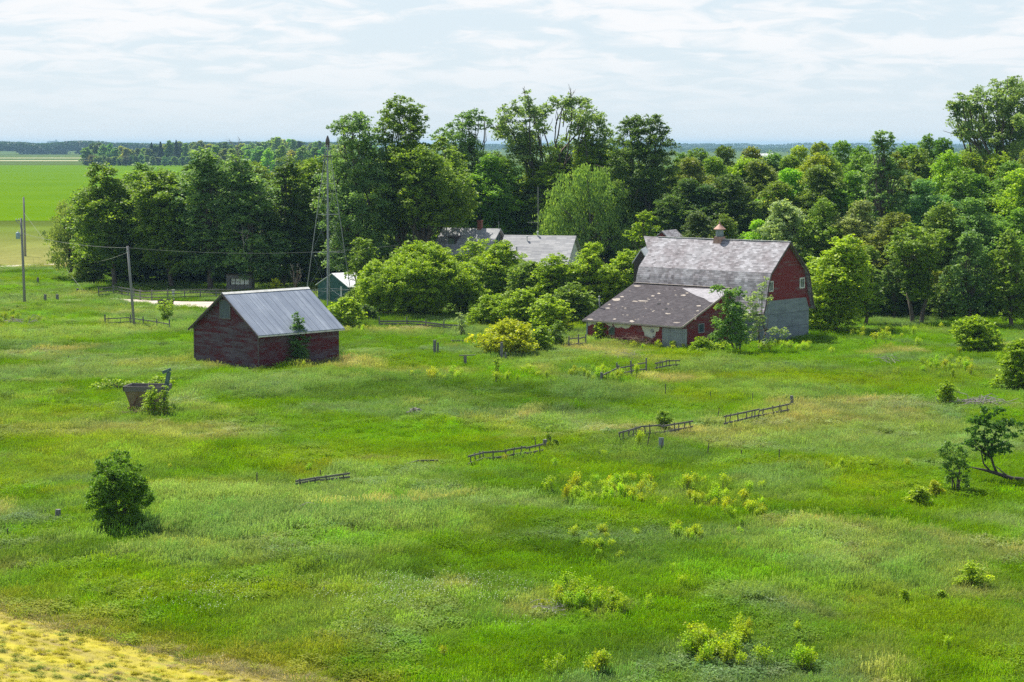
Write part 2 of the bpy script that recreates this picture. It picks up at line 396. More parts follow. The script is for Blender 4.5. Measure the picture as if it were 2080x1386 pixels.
# ------------------------------------------------------------------ ground and fields
PAL = dict(G=(.172, .308, .003), D=(.105, .205, .005), B=(.205, .305, .118), T=(.420, .400, .175), Y=(.235, .335, .008),
           L=(.270, .370, .125), K=(.060, .125, .024), O=(.36, .33, .05), P=(.190, .355, .003))
PATCH = [  # photo px centre, half axes, colour, strength, height factor
 (470, 1065, 170, 34, 'B', .8, 1.3), (700, 1085, 230, 40, 'B', .85, 1.25), (330, 1140, 170, 22, 'B', .6, 1.1), (450, 1010, 200, 14, 'L', .8, 1.3), (880, 1110, 140, 25, 'L', .5, 1.1),
 (760, 1033, 190, 7, 'T', .7, 1.1), (330, 888, 190, 22, 'T', .65, .9), (120, 870, 140, 25, 'T', .35, .9), (200, 920, 200, 25, 'Y', .7, .9), (90, 960, 120, 30, 'Y', .6, .8),
 (700, 935, 240, 30, 'Y', .8, .8), (850, 882, 160, 13, 'P', .9, .8), (620, 870, 130, 20, 'G', .6, .8), (740, 935, 60, 9, 'T', .5, .8), (560, 965, 90, 10, 'O', .35, .8), (330, 985, 120, 12, 'O', .35, .8),
 (560, 790, 220, 20, 'B', .6, 1.2), (780, 765, 170, 14, 'B', .5, 1.2), (1010, 800, 260, 26, 'K', .38, 1.1), (1080, 830, 180, 14, 'K', .38, 1.1), (880, 850, 160, 14, 'B', .6, 1), (1150, 795, 80, 10, 'B', .7, 1.2), (760, 800, 130, 20, 'D', .7, 1),
 (640, 770, 110, 9, 'L', .7, 1), (860, 750, 100, 8, 'T', .45, .9), (1330, 872, 120, 14, 'T', .6, .9), (1480, 885, 140, 22, 'T', .5, .9), (1700, 850, 220, 38, 'T', .45, .9), (1800, 900, 200, 35, 'L', .6, 1), (1600, 790, 160, 22, 'L', .5, 1),
 (1850, 720, 60, 7, 'T', .8, 1), (1640, 712, 230, 10, 'P', .8, .8), (1480, 745, 150, 10, 'B', .6, 1.1), (1900, 690, 160, 12, 'P', .7, .8), (1750, 770, 150, 14, 'Y', .5, .9),
 (1560, 985, 110, 20, 'B', .6, 1.1), (1640, 1010, 90, 14, 'B', .5, 1.1), (1300, 1150, 240, 25, 'D', .5, 1), (1300, 1130, 250, 14, 'B', .45, 1), (1700, 1060, 200, 25, 'D', .7, 1.1), (1150, 1000, 160, 35, 'D', .5, .9), (1000, 960, 110, 18, 'G', .7, .8), (1350, 930, 160, 14, 'D', .5, .9),
 (1630, 1150, 160, 35, 'L', .55, 1.15), (1800, 1190, 220, 35, 'B', .5, 1.1), (1500, 1230, 150, 35, 'L', .5, 1.1), (1950, 1150, 120, 25, 'L', .4, 1), (1950, 1290, 180, 70, 'Y', .6, .9), (1700, 1340, 200, 40, 'G', .6, .9),
 (1240, 1210, 220, 30, 'G', .6, .9), (1100, 1320, 160, 50, 'D', .6, .9), (950, 1340, 140, 40, 'G', .6, .9), (650, 1260, 250, 50, 'Y', .5, .9), (850, 1230, 220, 45, 'L', .3, .9), (600, 1330, 200, 25, 'O', .45, .8), (1020, 1240, 60, 14, 'T', .5, .8), (1180, 1255, 50, 14, 'T', .4, .8), (810, 1215, 40, 12, 'T', .4, .8),
 (130, 1125, 150, 28, 'D', .7, .9), (100, 1175, 160, 25, 'P', .6, .8), (330, 1190, 180, 20, 'G', .6, .8), (760, 1150, 160, 20, 'P', .6, .8), (950, 1180, 160, 20, 'G', .6, .8), (620, 1185, 160, 18, 'D', .4, .9),
 (350, 690, 190, 12, 'P', .8, .8), (120, 680, 160, 10, 'L', .7, 1.1), (300, 670, 120, 8, 'L', .6, 1.1), (200, 655, 120, 6, 'L', .6, 1.1), (150, 625, 60, 6, 'B', .5, 1), (60, 640, 70, 8, 'P', .6, .8), (220, 730, 160, 10, 'B', .5, 1), (330, 735, 90, 8, 'T', .4, 1.1), (100, 760, 150, 14, 'B', .5, 1), (150, 800, 170, 16, 'G', .6, .9), (260, 860, 250, 8, 'G', .5, .9),
 (160, 575, 60, 4, 'P', .9, .6), (60, 565, 80, 6, 'G', .6, .8), (800, 690, 160, 14, 'D', .3, 1), (830, 680, 120, 6, 'L', .5, 1), (1150, 740, 140, 8, 'G', .4, .9), (1260, 715, 80, 8, 'T', .45, .9), (1560, 705, 160, 8, 'G', .5, .9), (2040, 760, 60, 15, 'Y', .5, .9), (1930, 750, 90, 10, 'Y', .6, .9)]
PW = []
for px, py, rx, ry, ty, st, hf in PATCH:
    c_ = gp(px, py); PW.append((c_.x, c_.y, rx * c_.y / F, ry * c_.y ** 2 / (F * H), PAL[ty], st, hf))
E0 = gp(0, 1240); E1 = gp(590, 1386); ED = (E1 - E0).normalized(); EN = Vector((ED.y, -ED.x, 0))   # edge of the ripe field; EN points to the field side
if EN.y > 0: EN = -EN
def edge_dist(x, y): return (x - E0.x) * EN.x + (y - E0.y) * EN.y
def meadow_colour(x, y):
    """the kind of grass growing at a spot: colour, height factor"""
    wx = x + 3.2 * (fbm(x / 7, y / 9, 21, 3) - .5) * 2; wy = y + 5.5 * (fbm(x / 7 + 50, y / 9, 22, 3) - .5) * 2
    a = fbm(wx / 9, wy / 11, 1, 4); b = fbm(wx / 5 + 9, wy / 6, 2, 4); c = fbm(wx / 14 + 3, wy / 10, 3, 4)
    col = np.zeros((len(x), 3)) + PAL['G']; hf = np.ones(len(x))
    def mix(w, k):
        nonlocal col; w = np.clip(w, 0, 1)[:, None]; col = col * (1 - w) + np.array(PAL[k]) * w
    mix((a - .50) * 5, 'D'); mix((b - .50) * 4.5, 'B'); mix((fbm(wx / 7 + 130, wy / 5, 12, 4) - .52) * 4.5, 'L'); mix((c - .56) * 5, 'Y'); mix((fbm(wx / 6 + 70, wy / 7, 8, 4) - .63) * 5, 'T'); mix((fbm(wx / 8 + 30, wy / 12, 9, 3) - .6) * 4, 'P')
    for cx_, cy_, rx, ry, pc, st, h_ in PW:
        q = ((wx - cx_) / rx) ** 2 + ((wy - cy_) / ry) ** 2
        w = st * np.clip(1.55 - q, 0, 1); w = w * w * (3 - 2 * w) if False else w
        col = col * (1 - w[:, None]) + np.array(pc) * w[:, None]; hf = hf * (1 - w) + h_ * w
    e = -edge_dist(x, y); w = .75 * np.clip(1 - np.abs(e - .7) / 1.6 + .8 * (fbm(x * .8, y * .8, 31, 2) - .5), 0, 1) * (e < 5)
    col = col * (1 - w[:, None]) + np.array(PAL['O']) * w[:, None]; hf = hf * (1 - .35 * w)
    # pale dry strip at the far side of the track, left
    fy = np.clip((y - 262) / 8, 0, 1)[:, None]
    dq = np.clip((y - 275) / 110, 0, 1)[:, None]; dry = (np.array((.25, .245, .080)) * (1 - dq) + np.array((.135, .19, .030)) * dq) * (.8 + .5 * fbm(x / 20, y / 12, 41, 3))[:, None]
    dry = dry * (1 - np.clip((y - 395) / 8, 0, 1)[:, None] * .3)
    col = col * (1 - fy) + dry * fy
    fg_ = (np.clip((y - 300) / 40, 0, 1) * np.clip((x + 36) / 10, 0, 1))[:, None]; col = col * (1 - fg_) + np.array((.075, .150, .022)) * fg_
    ff = np.clip((y - 1500) / 60, 0, 1)[:, None]
    far = np.array((.10, .15, .035)) * (.75 + .5 * fbm(x / 900, y / 90, 43, 3))[:, None]
    col = col * (1 - ff) + far * ff
    tone = .82 + .36 * fbm(x * .9, y * .7, 61, 2)
    return col * tone[:, None], hf

def axis(parts):
    out = [parts[0][0]]
    for a, b, n in parts: out += list(np.linspace(a, b, n + 1)[1:])
    return np.array(out)
xs = np.r_[-np.geomspace(12000, 80, 40), np.linspace(-79, 79, 317), np.geomspace(80, 12000, 40)]
ys = np.r_[np.linspace(-200, 40, 12), np.linspace(41, 300, 371), np.geomspace(303, 14000, 120)]
gx, gy = np.meshgrid(xs, ys); gxf, gyf = gx.ravel(), gy.ravel()
V = np.c_[gxf, gyf, terrain(gxf, gyf)]
nx, ny = len(xs), len(ys); idx = np.arange(nx * ny).reshape(ny, nx)
Q = np.stack([idx[:-1, :-1], idx[:-1, 1:], idx[1:, 1:], idx[1:, :-1]], -1).reshape(-1, 4)
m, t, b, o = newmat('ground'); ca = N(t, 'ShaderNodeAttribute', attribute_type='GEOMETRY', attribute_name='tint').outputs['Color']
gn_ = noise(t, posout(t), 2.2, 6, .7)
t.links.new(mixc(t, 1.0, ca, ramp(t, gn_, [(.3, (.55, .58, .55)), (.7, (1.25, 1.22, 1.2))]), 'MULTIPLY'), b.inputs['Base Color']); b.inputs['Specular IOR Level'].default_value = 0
bump(t, b, gn_, .6, .15)
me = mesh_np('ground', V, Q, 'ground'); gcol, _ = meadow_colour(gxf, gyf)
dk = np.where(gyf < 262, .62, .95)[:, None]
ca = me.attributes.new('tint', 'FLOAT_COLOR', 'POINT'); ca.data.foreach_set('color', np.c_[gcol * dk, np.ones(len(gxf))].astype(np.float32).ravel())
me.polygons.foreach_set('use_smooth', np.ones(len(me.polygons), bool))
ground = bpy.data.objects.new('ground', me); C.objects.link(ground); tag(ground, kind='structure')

def sheet(name, poly, mat, dz=.02, nsub=1, follow=False):
    """flat strip given as two matching edge lists"""
    A, B = poly; mb = MB(); rows = []
    for a, b_ in zip(A, B):
        rows.append([Vector(a).lerp(Vector(b_), k / nsub) for k in range(nsub + 1)])
    for r_ in rows:
        for p in r_: mb.v.append((p.x, p.y, (tz(p) if follow else 0) + dz))
    w = nsub + 1
    for i in range(len(rows) - 1):
        for k in range(nsub): mb.f.append((i * w + k, i * w + k + 1, (i + 1) * w + k + 1, (i + 1) * w + k))
    ob = mb.build(name, mat, uv=False); tag(ob, kind='structure')
    me_ = ob.data
    if me_.polygons[0].normal.z < 0: me_.flip_normals()
    return ob

m, t, b, o = newmat('crop'); p_ = posout(t)
a1 = noise(t, p_, .02, 5, .6); a2 = noise(t, p_, 1.2, 4, .7, (.25, 1, 1))
cc = ramp(t, a1, [(.3, (.088, .182, .001)), (.7, (.115, .215, .002))])
t.links.new(mixc(t, 1.0, cc, ramp(t, a2, [(.3, (.72, .75, .7)), (.7, (1.2, 1.15, 1.1))]), 'MULTIPLY'), b.inputs['Base Color']); b.inputs['Specular IOR Level'].default_value = 0
bump(t, b, a2, .5, .3)
yA, yB = gp(0, 450).y, gp(0, 336).y
sheet('crop_field', ([(-1500, yA, 0), (-90, yA + 2, 0), (-38, yA + 3, 0)], [(-1500, yB, 0), (-300, yB, 0), (-140, yB, 0)]), 'crop', .05)
m, t, b, o = newmat('stripe'); t.links.new(ramp(t, noise(t, posout(t), .01, 4), [(.3, (.36, .33, .16)), (.7, (.46, .42, .22))]), b.inputs['Base Color'])
for k, (ya_, yb_) in enumerate(((327.5, 326.0), (322, 320.8))):
    s_ = sheet('stubble_strip', ([(-2500, gp(0, ya_).y, 0), (-200, gp(0, ya_).y, 0)], [(-2500, gp(0, yb_).y, 0), (-200, gp(0, yb_).y, 0)]), 'stripe', .05)
plain('track_dirt', (.42, .36, .27), (.62, .55, .44), .6)
tr_a = [gp(-300, 556), gp(0, 547), gp(60, 543.5), gp(130, 540), gp(260, 536)]; tr_b = [gp(-300, 552), gp(0, 542), gp(60, 539), gp(130, 536.5), gp(260, 533)]
sheet('dirt_track', (tr_a, tr_b), 'track_dirt', .04, 2, True)
plain('gravel', (.40, .33, .27), (.62, .53, .45), .5)
ga = [gp(205, 606.5), gp(250, 611), gp(310, 617), gp(370, 622), gp(440, 627), gp(560, 632)]; gb_ = [gp(225, 605), gp(255, 606.5), gp(310, 609), gp(370, 611.5), gp(440, 613), gp(560, 612)]
sheet('gravel_drive', (ga, gb_), 'gravel', .04, 4, True)
# ripe field in the near corner
m, t, b, o = newmat('ripe_field'); p_ = posout(t); mp = N(t, 'ShaderNodeMapping'); t.links.new(p_, mp.inputs[0]); mp.inputs['Rotation'].default_value = (0, 0, -math.atan2(ED.y, ED.x))
rowc = noise(t, mp.outputs[0], .9, 5, .65, (.18, 1.6, 1)); pt = noise(t, p_, 1.6, 5, .7)
base = ramp(t, rowc, [(.30, (.22, .16, .06)), (.42, (.30, .25, .04)), (.6, (.42, .36, .02))])
base = mixc(t, mth(t, 'GREATER_THAN', pt, .60), base, (.26, .29, .02))
t.links.new(base, b.inputs['Base Color']); bump(t, b, pt, .6, .1)
fa = [E0 + ED * s_ for s_ in np.linspace(-14, 34, 40)]; fb_ = [p + EN * 26 for p in fa]
rngf = random.Random(3); fa = [p + EN * (.12 + rngf.uniform(-.10, .10)) for p in fa]
sheet('ripe_field', (fa, fb_), 'ripe_field', .05, 30, True)
plain('bare_soil', (.12, .095, .07), (.30, .25, .19), 2.5)
sa = [p - EN * (.10 + rngf.uniform(-.1, .1)) for p in fa]; sheet('soil_strip', (sa, fa), 'bare_soil', .035, 2, True)

# ------------------------------------------------------------------ grass
rng = np.random.default_rng(7)
TUFTS = bpy.data.collections.new('tufts')
def blade_tuft(name, n, rad, h0, h1, w, lean, seeds=0, seedcol=1.0, leafy=0):
    V = []; Fq = []; vv = []
    for i in range(n):
        r = rad * math.sqrt(rng.random()); th = rng.random() * 6.283; bx, by = r * math.cos(th), r * math.sin(th)
        h = rng.uniform(h0, h1) * (1 - .35 * (r / rad) ** 2); a = rng.random() * 6.283; ww = w * rng.uniform(.7, 1.3)
        dx_, dy_ = math.cos(a) * ww / 2, math.sin(a) * ww / 2
        la = rng.normal(0, lean) * h + .18 * h; lb = rng.normal(0, lean) * h - .05 * h
        m1 = (bx + la * .35, by + lb * .35, h * .55); tp = (bx + la, by + lb, h * .97)
        b0 = len(V); tone = rng.uniform(.15, .85)
        V += [(bx - dx_, by - dy_, -.05), (bx + dx_, by + dy_, -.05), (m1[0] + dx_ * .9, m1[1] + dy_ * .9, m1[2]), (m1[0] - dx_ * .9, m1[1] - dy_ * .9, m1[2]), (tp[0] + dx_ * .15, tp[1] + dy_ * .15, tp[2]), (tp[0] - dx_ * .15, tp[1] - dy_ * .15, tp[2])]
        Fq += [(b0, b0 + 1, b0 + 2, b0 + 3), (b0 + 3, b0 + 2, b0 + 4, b0 + 5)]; vv += [tone] * 6
        if i < seeds:      # flowering head
            for k in range(3):
                a2 = rng.random() * 6.283; q = .011; cx_, cy_ = math.cos(a2) * q, math.sin(a2) * q; z = tp[2] - .02 + k * .035; b0 = len(V)
                V += [(tp[0] - cx_, tp[1] - cy_, z), (tp[0] + cx_, tp[1] + cy_, z - .01), (tp[0] + cx_ + .012, tp[1] + cy_, z + .075), (tp[0] - cx_ + .012, tp[1] - cy_, z + .085)]
                Fq += [(b0, b0 + 1, b0 + 2, b0 + 3)]; vv += [seedcol] * 4
    for i in range(leafy):
        r = rad * math.sqrt(rng.random()); th = rng.random() * 6.283; z = rng.uniform(.15, h1); c = np.array((r * math.cos(th), r * math.sin(th), z))
        d = rng.normal(size=3); d[2] *= .35; d /= np.linalg.norm(d); n_ = rng.normal(size=3); n_[2] = abs(n_[2]) + 1; s_ = np.cross(d, n_); s_ /= np.linalg.norm(s_)
        L = rng.uniform(.06, .13); b0 = len(V)
        V += [tuple(c - d * L / 2), tuple(c + s_ * L * .25), tuple(c + d * L / 2), tuple(c - s_ * L * .25)]; Fq += [(b0, b0 + 1, b0 + 2, b0 + 3)]; vv += [rng.uniform(.2, .9)] * 4
    me_ = mesh_np(name, np.array(V), np.array(Fq), 'blades', np.array(vv))
    ob = bpy.data.objects.new(name, me_); TUFTS.objects.link(ob)
blade_tuft('a_grass_tuft', 110, .42, .30, .55, .018, .28)
blade_tuft('b_grass_tuft', 90, .40, .35, .65, .016, .35, 14, .93)
blade_tuft('c_tall_grass', 110, .45, .45, .85, .015, .30, 60, .97)
blade_tuft('d_fallen_grass', 120, .50, .30, .55, .018, .75, 10, .95)
blade_tuft('e_leafy_weed', 20, .36, .3, .5, .016, .3, 0, 1, 130)
blade_tuft('f_short_grass', 100, .42, .14, .28, .016, .35)

# white blossoms
def flower_tuft():
    V = []; Fq = []; vv = []
    for i in range(7):
        x, y = rng.normal(0, .22, 2); z = rng.uniform(.35, .6)
        for k in range(2):
            a = rng.random() * 3.14; q = .02; c, s = math.cos(a) * q, math.sin(a) * q; b0 = len(V)
            V += [(x - c, y - s, z), (x + s, y - c, z + .01), (x + c, y + s, z + .02), (x - s, y + c, z + .01)]; Fq += [(b0, b0 + 1, b0 + 2, b0 + 3)]; vv += [.5] * 4
    me_ = mesh_np('g_blossom', np.array(V), np.array(Fq), 'blades', np.array(vv)); TUFTS.objects.link(bpy.data.objects.new('g_blossom', me_))
flower_tuft()

def scatter_object(name, P, rot, scl, kind, tint, label, cat):
    n = len(P); me_ = bpy.data.meshes.new(name); me_.vertices.add(n); me_.vertices.foreach_set('co', P.astype(np.float32).ravel())
    for nm, ty, key, arr in (('rot', 'FLOAT_VECTOR', 'vector', rot), ('scl', 'FLOAT_VECTOR', 'vector', scl), ('kind_index', 'INT', 'value', kind), ('tint', 'FLOAT_COLOR', 'color', np.c_[tint, np.ones(n)])):
        a = me_.attributes.new(nm, ty, 'POINT'); a.data.foreach_set(key, (arr.astype(np.int32) if ty == 'INT' else arr.astype(np.float32)).ravel())
    me_.update(); ob = bpy.data.objects.new(name, me_); C.objects.link(ob); tag(ob, label, cat, None, 'stuff')
    g = bpy.data.node_groups.get('scatter')
    if not g:
        g = bpy.data.node_groups.new('scatter', 'GeometryNodeTree')
        g.interface.new_socket('Geometry', in_out='INPUT', socket_type='NodeSocketGeometry'); g.interface.new_socket('Geometry', in_out='OUTPUT', socket_type='NodeSocketGeometry')
        gi = g.nodes.new('NodeGroupInput'); go = g.nodes.new('NodeGroupOutput'); ip = g.nodes.new('GeometryNodeInstanceOnPoints')
        ci = g.nodes.new('GeometryNodeCollectionInfo'); ci.inputs['Collection'].default_value = TUFTS; ci.inputs['Separate Children'].default_value = True; ci.inputs['Reset Children'].default_value = True
        def na(nm, ty):
            q = g.nodes.new('GeometryNodeInputNamedAttribute'); q.data_type = ty; q.inputs['Name'].default_value = nm; return q.outputs['Attribute']
        g.links.new(gi.outputs[0], ip.inputs['Points']); g.links.new(ci.outputs[0], ip.inputs['Instance']); ip.inputs['Pick Instance'].default_value = True
        g.links.new(na('kind_index', 'INT'), ip.inputs['Instance Index']); g.links.new(na('rot', 'FLOAT_VECTOR'), ip.inputs['Rotation']); g.links.new(na('scl', 'FLOAT_VECTOR'), ip.inputs['Scale'])
        g.links.new(ip.outputs[0], go.inputs[0])
    md = ob.modifiers.new('scatter', 'NODES'); md.node_group = g
    return ob

def in_rect(x, y, o, rz, x0, x1, y0, y1):
    c, s = math.cos(rz), math.sin(rz); dx_, dy_ = x - o[0], y - o[1]; lx = dx_ * c + dy_ * s; ly = -dx_ * s + dy_ * c
    return (lx > x0) & (lx < x1) & (ly > y0) & (ly < y1)
def pt_strip(x, y, A, B, pad=0):
    """inside a strip mostly running in x"""
    xa = np.array([p.x for p in A]); ya = np.array([p.y for p in A]); xb = np.array([p.x for p in B]); yb = np.array([p.y for p in B])
    return (y > np.interp(x, xa, ya) - pad) & (y < np.interp(x, xb, yb) + pad) & (x > xa[0]) & (x < xa[-1])
bands = [(57, 110, 9.0), (110, 190, 6.0), (190, 268, 3.2)]
PX, PY = [], []
for y0, y1, d in bands:
    yy = np.sqrt(rng.uniform(y0 ** 2, y1 ** 2, int(.60 * (y1 ** 2 - y0 ** 2) / 2 * d))); xx = rng.uniform(-.30, .30, len(yy)) * yy
    PX.append(xx); PY.append(yy)
PX = np.concatenate(PX); PY = np.concatenate(PY)
keep = edge_dist(PX, PY) < .12
keep &= ~in_rect(PX, PY, BARN_O, -BARN_A, -BL - .2, .2, -.2, BW + .2) & ~in_rect(PX, PY, BARN_O, -BARN_A, -BL - .1, -2.7, -6.9, 0)
keep &= ~in_rect(PX, PY, GR_O, math.pi / 2 - GR_A, -.1, GL_ + .1, -.1, GW_ + .1)
keep &= ~pt_strip(PX, PY, ga, gb_, .2) & ~pt_strip(PX, PY, tr_a, tr_b, .2)
PX, PY = PX[keep], PY[keep]; n = len(PX)
tint, hf = meadow_colour(PX, PY)
tall = np.clip((hf - 1) * 3, 0, 1); wv = fbm(PX / 4, PY / 4, 77, 3); u = rng.random(n)
kind = np.where(u < .45, 0, np.where(u < .75, 1, 3)); kind = np.where((wv > .58) & (u < .6), 4, kind)
kind = np.where(rng.random(n) < .75 * tall + .10 * (fbm(PX / 5, PY / 5, 80, 2) > .55), 2, kind)
kind = np.where((hf < .85) & (rng.random(n) < .6), 5, kind)
kind = np.where(rng.random(n) < .10 * (fbm(PX / 6, PY / 6, 90, 2) > .5), 3, kind)
rot = np.c_[np.zeros(n), np.zeros(n), rng.normal(0, .6, n)]
s_ = rng.uniform(.75, 1.2, n); far = 1 + .25 * (PY > 190)
hgt = .66 * s_ * np.clip(hf, .6, 1.4) * (.70 + .7 * fbm(PX / 3, PY / 3, 99, 2))
scl = np.c_[s_ * far, s_ * far, hgt]
tint = tint * rng.uniform(.85, 1.15, (n, 1)) * (1 + rng.normal(0, .05, (n, 3)))
scatter_object('meadow_grass', np.c_[PX, PY, terrain(PX, PY)], rot, scl, kind, np.clip(tint, 0, 1), 'long wild grass covering the meadow in green and blue-green drifts', 'grass')
# blossoms
fx, fy = [], []
for px, py, rx, ry, k in ((860, 1225, 200, 40, 110), (420, 1230, 120, 40, 30), (600, 1330, 250, 40, 20), (1050, 1250, 200, 50, 20)):
    c_ = gp(px, py); a = rng.normal(0, .5, (k, 2)); fx.append(c_.x + a[:, 0] * rx * c_.y / F); fy.append(c_.y + a[:, 1] * ry * c_.y ** 2 / (F * H))
fx = np.concatenate(fx); fy = np.concatenate(fy); kf = edge_dist(fx, fy) < -3; fx, fy = fx[kf], fy[kf]; n = len(fx)
scatter_object('meadow_blossom', np.c_[fx, fy, terrain(fx, fy)], np.c_[np.zeros((n, 2)), rng.random(n) * 6], np.ones((n, 3)), np.full(n, 6), np.tile((.55, .60, .45), (n, 1)), 'tiny white blossoms sprinkled through the near grass', 'flowers')
# stubble plants in the ripe field
n = 15000; sl = rng.uniform(-14, 34, n); dd = rng.uniform(.2, 18, n) ; row = np.round(dd / .38) * .38 + rng.normal(0, .05, n)
X = E0.x + ED.x * sl + EN.x * row; Y = E0.y + ED.y * sl + EN.y * row
g = fbm(X / 1.3, Y / 1.3, 55, 3) + .12 * (row > 2.2); kd = np.where(rng.random(n) < .25, 4, 5)
tt_ = np.where((g > .52)[:, None], (.14, .21, .02), (.44, .41, .012)) * rng.uniform(.7, 1.2, (n, 1)); tt_ = np.where((rng.random(n) < .10)[:, None], (.30, .24, .15), tt_)
sz = rng.uniform(.3, .5, n)
scatter_object('ripe_crop', np.c_[X, Y, terrain(X, Y) + .03], np.c_[np.zeros((n, 2)), rng.random(n) * 6], np.c_[sz, sz, sz * .5], kd, tt_, 'short ripe yellow crop in the near corner field', 'crop')
# dead thatch along the field edge
n = 320; sl = rng.uniform(-14, 34, n); dd = rng.normal(-.1, .25, n); X = E0.x + ED.x * sl + EN.x * dd; Y = E0.y + ED.y * sl + EN.y * dd; sz = rng.uniform(.5, .9, n)
scatter_object('dead_thatch', np.c_[X, Y, terrain(X, Y)], np.c_[np.zeros((n, 2)), rng.random(n) * 6], np.c_[sz, sz, sz * .5], np.full(n, 3), np.tile((.44, .39, .20), (n, 1)) * rng.uniform(.6, 1.2, (n, 1)), 'dry brown thatch lining the edge of the yellow field', 'grass')

# ------------------------------------------------------------------ plants
def leaves_for(lobes, ls, dens, rg, droop=0.0, up=.5, flat=.5, yel=.0, fill=.55, cr=None, zbase=None):
    """lobes: (x, y, z, rx, ry, rz) -> quads of small leaves gathered in clumps"""
    P = []; T = []; top = max(l[2] + l[5] for l in lobes); bot = min(l[2] - l[5] for l in lobes)
    for (x, y, z, rx, ry, rz) in lobes:
        rm = (rx * ry * rz) ** (1 / 3); c_r = cr or min(.75, max(.12, rm * .30))
        nc = max(4, int(2.6 * (rm / c_r) ** 2)); d = rg.normal(size=(nc, 3)); d[:, 2] += .25; d /= np.linalg.norm(d, axis=1)[:, None]
        rr = 1 - (1 - fill) * rg.random(nc) ** 1.3; cc_ = np.array((x, y, z)) + d * rr[:, None] * np.array((rx, ry, rz))
        csz = c_r * rg.uniform(.55, 1.25, nc)
        nl = np.maximum(4, (dens * 5.5 * (csz / ls) ** 2).astype(int)); tot = nl.sum(); ci = np.repeat(np.arange(nc), nl)
        off = rg.normal(size=(tot, 3)) * .5 * csz[ci][:, None]; off[:, 2] *= flat
        if droop: off[:, 2] -= droop * rg.random(tot) * csz[ci] * 2.2
        else: off[:, 2] -= .25 * (off[:, 0] ** 2 + off[:, 1] ** 2) / csz[ci]
        P.append(cc_[ci] + off)
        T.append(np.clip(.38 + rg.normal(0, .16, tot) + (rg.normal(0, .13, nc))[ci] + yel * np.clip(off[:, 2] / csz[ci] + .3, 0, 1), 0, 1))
    P = np.concatenate(P); T = np.concatenate(T)
    if zbase is not None:
        k = P[:, 2] > zbase; P = P[k]; T = T[k]
    return leaf_quads(P, T, ls, rg, droop, up)
def leaf_quads(P, T, ls, rg, droop=0, up=.5):
    n = len(P); nr = rg.normal(size=(n, 3)); nr[:, 2] = np.abs(nr[:, 2]) + up; nr /= np.linalg.norm(nr, axis=1)[:, None]
    d = rg.normal(size=(n, 3)); d[:, 2] -= droop * 3.0 + .4
    if droop: nr[:, 2] *= .3
    d -= nr * (d * nr).sum(1)[:, None]; d /= np.linalg.norm(d, axis=1)[:, None] + 1e-9; s = np.cross(d, nr); s /= np.linalg.norm(s, axis=1)[:, None] + 1e-9
    L = ls * rg.uniform(.7, 1.35, n)[:, None]; w = L * (.22 if droop else .34)
    V = np.stack([P - d * L * .5, P + s * w - d * L * .05, P + d * L * .5, P - s * w - d * L * .05], 1).reshape(-1, 3)
    return V, np.repeat(T, 4)
def crown_mesh(name, V, T):
    return mesh_np(name, V, np.arange(len(V)).reshape(-1, 4), 'leaves', T)
def limb(mb, a, b, r0, r1, rg, n=5, wob=.08, sides=5):
    a = Vector(a); b = Vector(b); L = (b - a).length; pts = []; rad = []
    o1 = Vector(rg.normal(0, wob * L, 3)); o2 = Vector(rg.normal(0, wob * L * .6, 3))
    for i in range(n + 1):
        s = i / n; p = a.lerp(b, s) + o1 * math.sin(math.pi * s) + o2 * math.sin(2 * math.pi * s); p.z += .12 * L * math.sin(math.pi * s) * .5
        pts.append(p); rad.append(r0 + (r1 - r0) * s)
    mb.tube(pts, rad, sides); return pts
def twigs(mb, tip, d, L, r, rg, depth):
    d = Vector(d).normalized(); e = Vector(tip) + d * L
    pts = limb(mb, tip, e, r, r * .5, rg, 3, .07, 4)
    if depth > 0:
        for k in range(int(rg.integers(2, 4))):
            s = rg.uniform(.35, 1.0); p = pts[min(3, int(s * 3 + .5))]
            nd = d + Vector(rg.normal(0, .55, 3)) + Vector((0, 0, .15)); twigs(mb, p, nd, L * rg.uniform(.5, .75), r * .55, rg, depth - 1)

